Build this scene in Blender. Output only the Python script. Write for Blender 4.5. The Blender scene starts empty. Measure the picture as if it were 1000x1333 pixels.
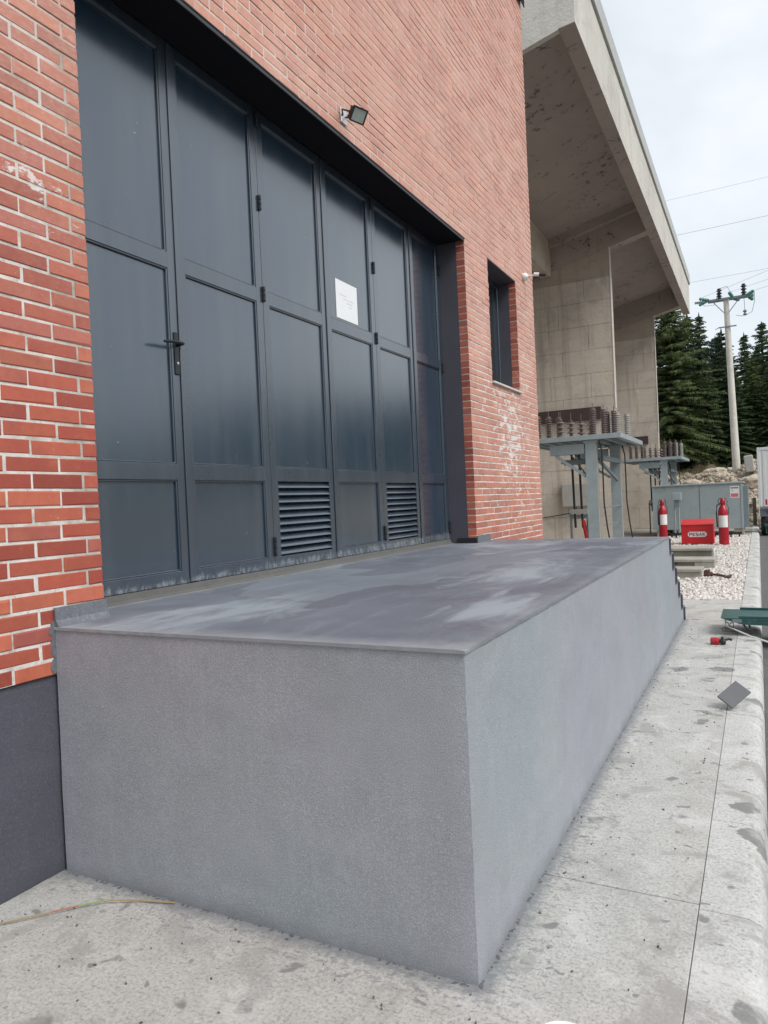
import bpy, bmesh, math, random
import numpy as np
from mathutils import Matrix, Vector, Euler
random.seed(7)
PI = math.pi
S = bpy.context.scene
C = S.collection

# ------------------------------------------------------------------ camera
cd = bpy.data.cameras.new('camera')
cam = bpy.data.objects.new('camera', cd); C.objects.link(cam)
F = Vector((-0.45999024, 0.88785679, -0.01092209)).normalized()
R = Vector((0.88722522, 0.45910557, -0.04531539)).normalized()
U = R.cross(F).normalized()
M = Matrix(((R.x, U.x, -F.x, 2.8155), (R.y, U.y, -F.y, 0.0), (R.z, U.z, -F.z, 1.5824), (0, 0, 0, 1)))
cam.matrix_world = M
cd.sensor_fit = 'HORIZONTAL'; cd.sensor_width = 36; cd.lens = 33.923
cd.clip_start = 0.05; cd.clip_end = 900
S.camera = cam
FPX = 942.3
def project(P):
    d = Vector(P) - cam.location
    z = d.dot(F)
    return 500 + FPX * d.dot(R) / z, 666.5 - FPX * d.dot(U) / z, z

# ------------------------------------------------------------------ world, sun, exposure
SUN_EL, SUN_AZ = 48, 108       # degrees; azimuth measured from +y towards +x
W = bpy.data.worlds.new('World'); S.world = W; W.use_nodes = True
nt = W.node_tree; nt.nodes.clear()
out = nt.nodes.new('ShaderNodeOutputWorld'); bg = nt.nodes.new('ShaderNodeBackground')
sky = nt.nodes.new('ShaderNodeTexSky'); sky.sky_type = 'NISHITA'; sky.sun_disc = False
sky.sun_elevation = math.radians(SUN_EL); sky.sun_rotation = math.radians(SUN_AZ)
bg.inputs['Strength'].default_value = 0.1
tc = nt.nodes.new('ShaderNodeTexCoord')
mp = nt.nodes.new('ShaderNodeMapping'); mp.inputs['Scale'].default_value = (1.2, 1.2, 2.6)
mp.inputs['Rotation'].default_value = (0.3, 0.1, 0.9)
nz = nt.nodes.new('ShaderNodeTexNoise'); nz.inputs['Scale'].default_value = 1.6
nz.inputs['Detail'].default_value = 7; nz.inputs['Roughness'].default_value = 0.5; nz.inputs['Distortion'].default_value = 0.6
cr = nt.nodes.new('ShaderNodeValToRGB')
cr.color_ramp.elements[0].position = 0.36; cr.color_ramp.elements[0].color = (4.05, 4.45, 4.85, 1)
cr.color_ramp.elements[1].position = 0.62; cr.color_ramp.elements[1].color = (5.6, 5.8, 5.95, 1)
mx = nt.nodes.new('ShaderNodeMix'); mx.data_type = 'RGBA'; mx.inputs[0].default_value = 0.9
nt.links.new(tc.outputs['Generated'], mp.inputs['Vector']); nt.links.new(mp.outputs[0], nz.inputs['Vector'])
nt.links.new(nz.outputs['Fac'], cr.inputs[0])
nt.links.new(sky.outputs[0], mx.inputs[6]); nt.links.new(cr.outputs[0], mx.inputs[7])
nt.links.new(mx.outputs[2], bg.inputs['Color']); nt.links.new(bg.outputs[0], out.inputs[0])
sd = bpy.data.lights.new('sun', 'SUN'); sd.energy = 1.5; sd.angle = math.radians(28); sd.color = (1, 0.965, 0.91)
sun = bpy.data.objects.new('sun', sd); C.objects.link(sun)
az, el = math.radians(SUN_AZ), math.radians(SUN_EL)
sdir = Vector((math.sin(az) * math.cos(el), math.cos(az) * math.cos(el), math.sin(el)))
sun.rotation_euler = sdir.to_track_quat('Z', 'Y').to_euler()
S.view_settings.view_transform = 'Standard'; S.view_settings.look = 'None'
S.view_settings.exposure = 0.85; S.view_settings.gamma = 1
S.render.engine = 'CYCLES'

# ------------------------------------------------------------------ object helpers
def link(name, me, m, parent=None, loc=None):
    o = bpy.data.objects.new(name, me); C.objects.link(o)
    if m is not None and len(me.materials) == 0: me.materials.append(m)
    if loc is not None: o.location = loc
    if parent is not None: o.parent = parent
    return o
def obj(name, bm, m, parent=None, smooth=False, loc=None):
    if loc is not None: bmesh.ops.translate(bm, vec=-Vector(loc), verts=bm.verts)
    bmesh.ops.recalc_face_normals(bm, faces=bm.faces)
    me = bpy.data.meshes.new(name); bm.to_mesh(me); bm.free()
    if smooth:
        for f in me.polygons: f.use_smooth = True
        try: me.set_sharp_from_angle(angle=math.radians(38))
        except Exception: pass
    if isinstance(m, (list, tuple)):
        for k in m: me.materials.append(k)
        m = None
    return link(name, me, m, parent, loc)
def part(name, bm, m, parent, smooth=False, label=None):
    """parent is at parent.location; mesh coords are world coords"""
    off = Vector((0, 0, 0)); q = parent
    while q is not None: off += Vector(q.location); q = q.parent
    bmesh.ops.translate(bm, vec=-off, verts=bm.verts)
    o = obj(name, bm, m, parent, smooth)
    if label: o['label'] = label
    return o
def tag(o, label, cat, group=None):
    o['label'] = label; o['category'] = cat
    if group: o['group'] = group
    return o
def thing(name, label, cat, loc=(0, 0, 0), group=None):
    o = bpy.data.objects.new(name, None); C.objects.link(o); o.location = loc
    o.empty_display_size = 0.2
    return tag(o, label, cat, group)
def struct(o): o['kind'] = 'structure'; return o
def stuff(o): o['kind'] = 'stuff'; return o
def copy_tree(o, parent=None):
    c = o.copy(); C.objects.link(c); c.parent = parent
    for ch in list(o.children): copy_tree(ch, c)
    return c
def B(): return bmesh.new()
def box(bm, x0, x1, y0, y1, z0, z1, bev=0.0, mat=None):
    r = bmesh.ops.create_cube(bm, size=1.0)
    vs = r['verts']
    for v in vs:
        v.co = Vector((x0 + (v.co.x + .5) * (x1 - x0), y0 + (v.co.y + .5) * (y1 - y0), z0 + (v.co.z + .5) * (z1 - z0)))
    if bev > 0:
        es = list({e for v in vs for e in v.link_edges})
        rr = bmesh.ops.bevel(bm, geom=es, offset=bev, segments=1, affect='EDGES', profile=0.5)
        vs = list({v for f in rr['faces'] for v in f.verts} | {v for v in vs if v.is_valid})
    if mat is not None: bmesh.ops.transform(bm, matrix=mat, verts=vs)
    return vs
def tube(bm, pts, r, n=8, closed=False, taper=None):
    pts = [Vector(p) for p in pts]; rings = []
    up = Vector((0, 0, 1))
    for i, p in enumerate(pts):
        a = pts[max(i - 1, 0)]; b = pts[min(i + 1, len(pts) - 1)]
        t = (b - a).normalized()
        s = t.cross(up)
        if s.length < 0.05: s = t.cross(Vector((1, 0, 0)))
        s.normalize(); u = s.cross(t)
        rr = r if taper is None else r + (taper - r) * i / (len(pts) - 1)
        rings.append([bm.verts.new(p + rr * (math.cos(2 * PI * k / n) * s + math.sin(2 * PI * k / n) * u)) for k in range(n)])
    for i in range(len(rings) - 1):
        for k in range(n):
            bm.faces.new((rings[i][k], rings[i][(k + 1) % n], rings[i + 1][(k + 1) % n], rings[i + 1][k]))
    bm.faces.new(rings[0]); bm.faces.new(rings[-1])
def lathe(bm, prof, c, n=14, axis='z', mat=None):
    """prof = [(r, h)...]"""
    rings = []; vs = []
    for r, h in prof:
        ring = []
        for k in range(n):
            a = 2 * PI * k / n
            if axis == 'z': p = Vector((r * math.cos(a), r * math.sin(a), h))
            elif axis == 'x': p = Vector((h, r * math.cos(a), r * math.sin(a)))
            else: p = Vector((r * math.cos(a), h, r * math.sin(a)))
            ring.append(bm.verts.new(p)); 
        rings.append(ring); vs += ring
    for i in range(len(rings) - 1):
        for k in range(n):
            bm.faces.new((rings[i][k], rings[i][(k + 1) % n], rings[i + 1][(k + 1) % n], rings[i + 1][k]))
    bm.faces.new(rings[0]); bm.faces.new(rings[-1])
    if mat is not None: bmesh.ops.transform(bm, matrix=mat, verts=vs)
    bmesh.ops.translate(bm, vec=Vector(c), verts=vs)
def prism_y(bm, poly, y0, y1):
    """poly = [(x,z)...] extruded along y"""
    a = [bm.verts.new((x, y0, z)) for x, z in poly]; b = [bm.verts.new((x, y1, z)) for x, z in poly]
    bm.faces.new(a); bm.faces.new(b)
    n = len(poly)
    for k in range(n): bm.faces.new((a[k], a[(k + 1) % n], b[(k + 1) % n], b[k]))
def prism_x(bm, poly, x0, x1):
    a = [bm.verts.new((x0, y, z)) for y, z in poly]; b = [bm.verts.new((x1, y, z)) for y, z in poly]
    bm.faces.new(a); bm.faces.new(b)
    n = len(poly)
    for k in range(n): bm.faces.new((a[k], a[(k + 1) % n], b[(k + 1) % n], b[k]))
def beam(bm, a, b, w, h):
    """square section bar from a to b"""
    a = Vector(a); b = Vector(b); d = b - a
    q = d.to_track_quat('Z', 'Y').to_matrix().to_4x4()
    box(bm, -w / 2, w / 2, -h / 2, h / 2, 0, d.length, mat=Matrix.Translation(a) @ q)

# ------------------------------------------------------------------ material helpers
class NT:
    def __init__(s, name):
        s.m = bpy.data.materials.new(name); s.m.use_nodes = True
        s.t = s.m.node_tree; s.b = s.t.nodes['Principled BSDF']; s.pos = None
    def n(s, ty, **k):
        q = s.t.nodes.new(ty)
        for a, b in k.items(): setattr(q, a, b)
        return q
    def l(s, a, b): s.t.links.new(a, b)
    def p(s):
        if s.pos is None: s.pos = s.n('ShaderNodeNewGeometry').outputs['Position']
        return s.pos
    def objp(s):
        return s.n('ShaderNodeTexCoord').outputs['Object']
    def map(s, scale=(1, 1, 1), rot=(0, 0, 0), vec=None):
        q = s.n('ShaderNodeMapping'); q.inputs['Scale'].default_value = scale; q.inputs['Rotation'].default_value = rot
        s.l(vec if vec is not None else s.p(), q.inputs['Vector']); return q.outputs[0]
    def noise(s, scale, detail=4, rough=0.55, vec=None, dist=0.0):
        q = s.n('ShaderNodeTexNoise'); q.inputs['Scale'].default_value = scale; q.inputs['Detail'].default_value = detail
        q.inputs['Roughness'].default_value = rough; q.inputs['Distortion'].default_value = dist
        s.l(vec if vec is not None else s.p(), q.inputs['Vector']); return q.outputs['Fac']
    def vor(s, scale, vec=None, feat='F1', out='Distance', rnd=1.0):
        q = s.n('ShaderNodeTexVoronoi'); q.inputs['Scale'].default_value = scale; q.feature = feat
        q.inputs['Randomness'].default_value = rnd
        s.l(vec if vec is not None else s.p(), q.inputs['Vector']); return q.outputs[out]
    def ramp(s, v, stops):
        q = s.n('ShaderNodeValToRGB'); e = q.color_ramp.elements
        while len(e) < len(stops): e.new(0.5)
        for el_, (p_, c_) in zip(e, stops):
            el_.position = p_
            el_.color = (c_, c_, c_, 1) if not isinstance(c_, (tuple, list)) else (*c_, 1)
        s.l(v, q.inputs[0]); return q.outputs[0]
    def mix(s, f, a, b, mode='MIX'):
        q = s.n('ShaderNodeMix', data_type='RGBA', blend_type=mode)
        for i, v in ((0, f), (6, a), (7, b)):
            if isinstance(v, (int, float)): q.inputs[i].default_value = v if i == 0 else (v, v, v, 1)
            elif isinstance(v, tuple): q.inputs[i].default_value = (*v, 1)
            else: s.l(v, q.inputs[i])
        return q.outputs[2]
    def math(s, op, a, b=0.0, c=None):
        q = s.n('ShaderNodeMath', operation=op)
        for i, v in enumerate((a, b) if c is None else (a, b, c)):
            if isinstance(v, (int, float)): q.inputs[i].default_value = v
            else: s.l(v, q.inputs[i])
        return q.outputs[0]
    def sep(s, vec=None):
        q = s.n('ShaderNodeSeparateXYZ'); s.l(vec if vec is not None else s.p(), q.inputs[0]); return q.outputs
    def bump(s, h, dist=0.002, strength=1.0, base=None):
        q = s.n('ShaderNodeBump'); q.inputs['Strength'].default_value = strength; q.inputs['Distance'].default_value = dist
        s.l(h, q.inputs['Height'])
        if base is not None: s.l(base, q.inputs['Normal'])
        s.l(q.outputs[0], s.b.inputs['Normal']); return q.outputs[0]
    def col(s, v):
        if isinstance(v, tuple): s.b.inputs['Base Color'].default_value = (*v, 1)
        else: s.l(v, s.b.inputs['Base Color'])
    def rough(s, v):
        if isinstance(v, (int, float)): s.b.inputs['Roughness'].default_value = v
        else: s.l(v, s.b.inputs['Roughness'])
def mat_simple(name, col, rough=0.6, metal=0.0, var=0.25, vs=6.0, bump=0.0, bs=60, spec=0.5, dirt=None):
    t = NT(name)
    n = t.noise(vs, 5, 0.6)
    a = tuple(c * (1 - var) for c in col); b = tuple(min(1, c * (1 + var)) for c in col)
    c = t.mix(n, a, b)
    if dirt: c = t.mix(t.ramp(t.noise(vs * 2.3, 8, 0.7), [(0.5, 0.0), (0.72, 0.8)]), c, dirt)
    t.col(c); t.rough(t.math('ADD', t.math('MULTIPLY', n, 0.25), rough - 0.12)); t.b.inputs['Metallic'].default_value = metal
    t.b.inputs['Specular IOR Level'].default_value = spec
    if bump: t.bump(t.noise(bs, 4, 0.6), bump)
    return t.m

def mat_brick():
    t = NT('fired_clay_brick')
    at = t.n('ShaderNodeAttribute', attribute_name='tint'); s = t.sep(at.outputs['Vector'])
    base = t.ramp(s[0], [(0.0, (.29, .056, .038)), (0.3, (.39, .080, .050)), (0.6, (.46, .112, .066)), (0.85, (.53, .155, .085)), (1.0, (.38, .11, .09))])
    n = t.noise(14, 8, 0.65)
    base = t.mix(1.0, base, t.ramp(s[2], [(0.0, (.80, .80, .80)), (0.5, (.97, .97, .97)), (1.0, (1.12, 1.12, 1.12))]), 'MULTIPLY')
    base = t.mix(t.ramp(t.noise(5.5, 6, 0.7), [(0.5, 0.0), (0.7, 0.35)]), base, (.50, .17, .09))
    c = t.mix(t.ramp(n, [(0.35, 0.0), (0.75, 0.45)]), base, (.30, .055, .042))
    # pale film plus painted sky sheen over the higher courses and across the wall
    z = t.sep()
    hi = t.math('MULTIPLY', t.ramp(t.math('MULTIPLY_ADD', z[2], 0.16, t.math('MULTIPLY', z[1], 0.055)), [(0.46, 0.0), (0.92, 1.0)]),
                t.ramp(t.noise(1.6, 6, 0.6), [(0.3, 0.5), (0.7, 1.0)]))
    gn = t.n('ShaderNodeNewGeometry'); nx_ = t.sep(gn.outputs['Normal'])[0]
    hi = t.math('MULTIPLY', hi, t.ramp(nx_, [(0.3, 0.12), (0.7, 1.0)]))  # shade painted in: jamb faces turned along the wall stay deeper
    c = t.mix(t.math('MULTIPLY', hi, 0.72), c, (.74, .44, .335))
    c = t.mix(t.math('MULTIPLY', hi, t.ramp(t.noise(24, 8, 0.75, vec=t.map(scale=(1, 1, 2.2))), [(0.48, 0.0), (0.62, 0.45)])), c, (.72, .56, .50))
    # white flaking salt: strongest in the patch under the small window, sparse elsewhere
    d = t.n('ShaderNodeVectorMath', operation='DISTANCE')
    sc = t.map(scale=(1, 1, 0.8)); t.l(sc, d.inputs[0]); d.inputs[1].default_value = (0, 9.2, 2.45 * 0.8)
    near = t.ramp(t.math('MULTIPLY', d.outputs['Value'], 0.6), [(0.0, 0.19), (1.0, 0.0)])
    d2 = t.n('ShaderNodeVectorMath', operation='DISTANCE')
    t.l(t.p(), d2.inputs[0]); d2.inputs[1].default_value = (0, 2.22, 3.06)
    near2 = t.ramp(d2.outputs['Value'], [(0.0, 0.14), (0.36, 0.0)])
    fl = t.noise(7.0, 12, 0.74, vec=t.map(scale=(1, 0.75, 1.5)))
    fl = t.math('ADD', t.math('ADD', t.math('ADD', fl, near), near2), t.math('MULTIPLY', s[1], 0.03))
    fm = t.ramp(fl, [(0.675, 0.0), (0.71, 0.92)])
    c = t.mix(fm, c, (.76, .71, .69))
    # mortar smears along arrises and specks
    sm = t.ramp(t.noise(38, 8, 0.78, vec=t.map(scale=(1, .6, 1.6))), [(0.61, 0.0), (0.70, 0.55)])
    c = t.mix(sm, c, (.62, .46, .40))
    dkz = t.ramp(t.noise(2.2, 8, 0.7), [(0.56, 0.0), (0.7, 0.35)])
    c = t.mix(dkz, c, (.22, .06, .05))
    dk = t.ramp(t.noise(70, 3, 0.6), [(0.66, 0.0), (0.74, 0.5)])
    c = t.mix(dk, c, (.12, .03, .025))
    t.col(c); t.rough(t.mix(n, 0.42, 0.62))
    h = t.math('ADD', t.math('MULTIPLY', t.noise(160, 5, 0.7), 0.5), t.math('MULTIPLY', fm, 0.35))
    t.bump(h, 0.0022, 0.9)
    return t.m
def mat_mortar():
    t = NT('lime_mortar')
    n = t.noise(5, 6, 0.65); z = t.sep()
    c = t.ramp(n, [(0.33, (.40, .37, .32)), (0.46, (.66, .63, .58)), (0.62, (.78, .76, .73))])
    # damp greenish grey joints beside the door opening
    e = t.ramp(z[1], [(0.0, 0.0), (1.0, 0.0)])
    near = t.ramp(t.math('ABSOLUTE', t.math('SUBTRACT', z[1], 2.45)), [(0.06, 0.75), (0.24, 0.0)])
    c = t.mix(t.math('MULTIPLY', near, t.ramp(n, [(0.3, 1.0), (0.7, 0.35)])), c, (.27, .25, .20))
    c = t.mix(t.ramp(t.noise(28, 8, 0.75), [(0.54, 0.0), (0.68, 0.5)]), c, (.26, .20, .17))
    c = t.mix(t.ramp(t.noise(3.1, 7, 0.7), [(0.56, 0.0), (0.68, 0.5)]), c, (.38, .34, .30))
    c = t.mix(t.ramp(t.math('MULTIPLY', z[2], 0.1), [(0.32, 0.0), (0.5, 0.65)]), c, (.64, .44, .36))
    t.col(c); t.rough(0.9); t.bump(t.noise(120, 6, 0.75), 0.004, 1.0)
    return t.m
def mat_render(name, base, grain=190, darker=0.2, depth=0.0022, bright=None):
    t = NT(name)
    n1 = t.noise(0.9, 5, 0.6); n2 = t.noise(7, 6, 0.6); g = t.noise(grain, 3, 0.65)
    c = t.mix(n1, tuple(v * (1 - darker) for v in base), tuple(v * (1 + darker * .8) for v in base))
    c = t.mix(t.ramp(n2, [(0.4, 0.0), (0.75, 0.3)]), c, tuple(v * 1.25 for v in base))
    tint = t.noise(0.7, 2, 0.5, vec=t.map(scale=(1.3, 1.1, 0.9)))
    c = t.mix(t.ramp(tint, [(0.35, 0.35), (0.55, 0.0)]), c, (base[0] * 0.84, base[1] * 1.05, base[2] * 1.05))
    c = t.mix(t.ramp(tint, [(0.5, 0.0), (0.7, 0.35)]), c, (base[0] * 1.0, base[1] * 0.93, base[2] * 1.1))
    c = t.mix(t.ramp(g, [(0.32, 0.36), (0.5, 0.0)]), c, tuple(v * 0.5 for v in base))
    c = t.mix(t.ramp(g, [(0.56, 0.0), (0.72, 0.55)]), c, tuple(min(1, v * 1.9) for v in base))
    # drip and rub marks
    st = t.ramp(t.noise(3, 5, 0.7, vec=t.map(scale=(7, 7, 0.5))), [(0.55, 0.0), (0.8, 0.25)])
    c = t.mix(st, c, tuple(v * 1.4 for v in base))
    tw = t.noise(1.6, 7, 0.66, vec=t.map(scale=(1.4, 1.0, 1.8)), dist=1.2)
    c = t.mix(t.ramp(tw, [(0.38, 0.22), (0.47, 0.0)]), c, tuple(v * 0.76 for v in base))
    c = t.mix(t.ramp(tw, [(0.56, 0.0), (0.66, 0.22)]), c, tuple(v * 1.32 for v in base))
    # grime just over the ground and pale scuffs
    z = t.sep()
    gz = t.ramp(t.math('ADD', z[2], t.math('MULTIPLY', t.math('SUBTRACT', n2, 0.5), 0.12)), [(0.0, 0.55), (0.07, 0.0)])
    c = t.mix(gz, c, tuple(v * 0.62 for v in base))
    sf = t.ramp(t.noise(26, 9, 0.75, vec=t.map(scale=(1, 1, 0.55))), [(0.70, 0.0), (0.74, 0.5)])
    c = t.mix(sf, c, tuple(min(1, v * 1.7) for v in base))
    t.col(c); t.rough(0.72); t.bump(t.math('ADD', g, t.math('MULTIPLY', n2, 1.2)), depth, 1.0)
    return t.m
def mat_platform_top():
    t = NT('worn_grey_floor_paint')
    n1 = t.noise(1.3, 6, 0.62, dist=0.8); n2 = t.noise(5, 8, 0.7)
    sw = t.noise(2.2, 7, 0.68, vec=t.map(scale=(2.3, 0.7, 1), rot=(0, 0, 0.35)), dist=1.2)
    c = t.mix(n1, (.105, .118, .150), (.185, .20, .235))
    c = t.mix(t.ramp(sw, [(0.50, 0.0), (0.70, 0.35)]), c, (.25, .28, .32))
    c = t.mix(t.ramp(t.noise(1.1, 8, 0.72, dist=1.0), [(0.57, 0.0), (0.66, 0.55)]), c, (.115, .105, .13))
    vc = t.n('ShaderNodeTexVoronoi'); vc.distance = 'CHEBYCHEV'; vc.inputs['Scale'].default_value = 1.15; vc.inputs['Randomness'].default_value = 0.9
    wob2 = t.n('ShaderNodeVectorMath', operation='ADD'); nn = t.n('ShaderNodeTexNoise'); nn.inputs['Scale'].default_value = 3.0; nn.inputs['Detail'].default_value = 6; t.l(t.p(), nn.inputs['Vector'])
    sc2 = t.n('ShaderNodeVectorMath', operation='SCALE'); sc2.inputs['Scale'].default_value = 0.22; t.l(nn.outputs['Color'], sc2.inputs[0])
    t.l(t.map(scale=(1.5, .8, 1), rot=(0, 0, .06)), wob2.inputs[0]); t.l(sc2.outputs[0], wob2.inputs[1]); t.l(wob2.outputs[0], vc.inputs['Vector'])
    cell = t.sep(vc.outputs['Color'])[0]
    c = t.mix(t.ramp(cell, [(0.0, 0.55), (0.38, 0.0)]), c, (.095, .098, .125))
    c = t.mix(t.ramp(cell, [(0.62, 0.0), (1.0, 0.5)]), c, (.24, .265, .30))
    # dusty worn patches
    w = t.math('ADD', t.noise(1.0, 8, 0.66, vec=t.map(scale=(1.1, 0.6, 1), rot=(0, 0, -0.2)), dist=0.7), t.math('MULTIPLY', n2, 0.12))
    c = t.mix(t.ramp(w, [(0.62, 0.0), (0.76, 0.85)]), c, (.36, .40, .45))
    for (px_, py_, sx_, sy_) in ((1.45, 4.6, .9, .35), (.55, 2.75, 1.0, .5), (1.75, 3.1, 1.6, .7)):
        dv = t.n('ShaderNodeVectorMath', operation='DISTANCE'); t.l(t.map(scale=(sx_, sy_, 0)), dv.inputs[0]); dv.inputs[1].default_value = (px_ * sx_, py_ * sy_, 0)
        pm = t.ramp(t.math('ADD', dv.outputs['Value'], t.math('MULTIPLY', t.math('SUBTRACT', sw, 0.5), 1.1)), [(0.05, 0.75), (0.34, 0.0)])
        c = t.mix(pm, c, (.34, .38, .42))
    # broken light scratches
    sc = t.noise(11, 9, 0.78, vec=t.map(scale=(2.6, 0.5, 1), rot=(0, 0, 0.5)))
    c = t.mix(t.ramp(sc, [(0.64, 0.0), (0.69, 0.45)]), c, (.36, .39, .43))
    # pale rim where the paint has worn off near the edges, cement dust in front of the gate
    z = t.sep(); wob = t.math('MULTIPLY', t.math('SUBTRACT', n2, 0.5), 0.25)
    e1 = t.ramp(t.math('ADD', t.math('SUBTRACT', z[1], 2.18), wob), [(0.0, 0.6), (0.14, 0.0)])
    e2 = t.ramp(t.math('ADD', t.math('SUBTRACT', 1.96, z[0]), wob), [(0.0, 0.45), (0.1, 0.0)])
    e3 = t.ramp(t.math('ADD', t.math('ADD', z[0], 0.3), wob), [(0.0, 0.6), (0.10, 0.0)])
    c = t.mix(e1, c, (.33, .35, .37)); c = t.mix(e2, c, (.30, .32, .34)); c = t.mix(e3, c, (.34, .34, .33))
    t.col(c); t.rough(t.mix(t.ramp(n1, [(0.35, 0.0), (0.65, 1.0)]), 0.42, 0.66))
    t.bump(t.math('ADD', t.math('MULTIPLY', n2, 0.7), t.math('MULTIPLY', t.noise(90, 5, 0.7), 0.25)), 0.003, 0.8)
    return t.m
def mat_pavement(name='brushed_concrete_pavement', base=(.50, .492, .47)):
    t = NT(name)
    z = t.sep()
    n1 = t.noise(0.8, 6, 0.6); n2 = t.noise(6, 7, 0.65); g = t.noise(75, 6, 0.8); g2 = t.noise(34, 7, 0.75)
    c = t.mix(n1, tuple(v * 0.86 for v in base), tuple(v * 1.14 for v in base))
    c = t.mix(t.ramp(n2, [(0.35, 0.35), (0.55, 0.0)]), c, (base[0] * .72, base[1] * .71, base[2] * .68))
    c = t.mix(t.ramp(g, [(0.38, 0.75), (0.5, 0.0)]), c, tuple(v * 0.42 for v in base))
    c = t.mix(t.ramp(g, [(0.55, 0.0), (0.7, 0.6)]), c, tuple(min(.8, v * 1.5) for v in base))
    c = t.mix(t.ramp(g2, [(0.575, 0.0), (0.64, 0.65)]), c, tuple(v * 0.48 for v in base))
    # round grey blotches of splashed paint / old gum
    wv = t.n('ShaderNodeVectorMath', operation='ADD')
    nv = t.n('ShaderNodeTexNoise'); nv.inputs['Scale'].default_value = 9; t.l(t.p(), nv.inputs['Vector'])
    ns = t.n('ShaderNodeVectorMath', operation='SCALE'); ns.inputs['Scale'].default_value = 0.20
    t.l(nv.outputs['Color'], ns.inputs[0]); t.l(t.p(), wv.inputs[0]); t.l(ns.outputs[0], wv.inputs[1])
    v1 = t.vor(3.1, vec=wv.outputs[0]); v1c = t.vor(3.1, vec=wv.outputs[0], out='Color')
    cs = t.sep(v1c)
    rad = t.math('MULTIPLY', t.math('POWER', cs[0], 1.8), 0.42)
    bl = t.ramp(t.math('ADD', t.math('SUBTRACT', rad, v1), t.math('MULTIPLY', t.math('SUBTRACT', g2, 0.5), 0.22)), [(0.0, 0.0), (0.06, 0.9)])
    c = t.mix(bl, c, (.20, .20, .20))
    v2 = t.vor(11, vec=wv.outputs[0]); c2 = t.sep(t.vor(11, vec=wv.outputs[0], out='Color'))
    bl2 = t.ramp(t.math('SUBTRACT', t.math('MULTIPLY', t.math('POWER', c2[1], 3.0), 0.32), v2), [(0.0, 0.0), (0.05, 0.75)])
    c = t.mix(bl2, c, (.19, .185, .18))
    v3 = t.vor(4.6, vec=wv.outputs[0]); c3 = t.sep(t.vor(4.6, vec=wv.outputs[0], out='Color'))
    bl3 = t.ramp(t.math('ADD', t.math('SUBTRACT', t.math('MULTIPLY', t.math('POWER', c3[2], 2.2), 0.42), v3), t.math('MULTIPLY', t.math('SUBTRACT', g, 0.5), 0.12)), [(0.0, 0.0), (0.05, 0.8)])
    c = t.mix(bl3, c, (.185, .18, .175))
    # larger damp patches
    dp = t.ramp(t.noise(1.5, 7, 0.6, dist=1.0), [(0.59, 0.0), (0.68, 0.45)])
    c = t.mix(dp, c, (.27, .265, .26))
    pt = t.noise(2.6, 9, 0.7, dist=0.6)
    c = t.mix(t.ramp(pt, [(0.40, 0.75), (0.47, 0.0)]), c, (.33, .32, .30))
    c = t.mix(t.ramp(pt, [(0.55, 0.0), (0.64, 0.45)]), c, (.66, .655, .64))
    ck = t.math('MULTIPLY', t.ramp(t.vor(1.05, feat='DISTANCE_TO_EDGE', vec=wv.outputs[0]), [(0.0, .8), (0.009, 0.0)]), t.ramp(t.noise(0.9, 5, 0.6), [(0.55, 0.0), (0.6, 1.0)]))
    c = t.mix(ck, c, (.16, .155, .15))
    # scrapes running across the pavement
    scr = t.noise(9, 8, 0.7, vec=t.map(scale=(0.6, 3.0, 1)))
    c = t.mix(t.ramp(scr, [(0.62, 0.0), (0.67, 0.5)]), c, (.26, .26, .26))
    # grey paint and cement overspill hugging the platform walls and the plinth
    dx = t.math('SUBTRACT', z[0], 1.953); dy = t.math('SUBTRACT', 2.183, z[1])
    dd = t.math('ADD', t.math('MAXIMUM', dx, dy), t.math('MULTIPLY', t.math('SUBTRACT', g2, 0.5), 0.22))
    sp = t.ramp(dd, [(0.0, 0.85), (0.035, 0.55), (0.075, 0.0)])
    farclip = t.ramp(t.math('MULTIPLY', z[1], 0.1), [(0.95, 1.0), (0.97, 0.0)])
    c = t.mix(t.math('MULTIPLY', sp, farclip), c, (.17, .185, .205))
    prox = t.ramp(t.math('MAXIMUM', dx, dy), [(0.0, 0.13), (0.42, 0.0)])
    flk = t.ramp(t.math('ADD', t.noise(22, 8, 0.8, vec=t.map(scale=(0.8, 1.7, 1))), prox), [(0.63, 0.0), (0.67, 0.75)])
    c = t.mix(t.math('MULTIPLY', flk, farclip), c, (.22, .225, .235))
    t.col(c); t.rough(0.86)
    br = t.noise(40, 3, 0.6, vec=t.map(scale=(0.5, 6, 1)))
    t.bump(t.math('ADD', t.math('ADD', g, t.math('MULTIPLY', g2, 0.8)), t.math('MULTIPLY', br, 0.35)), 0.004, 0.9)
    return t.m
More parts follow.
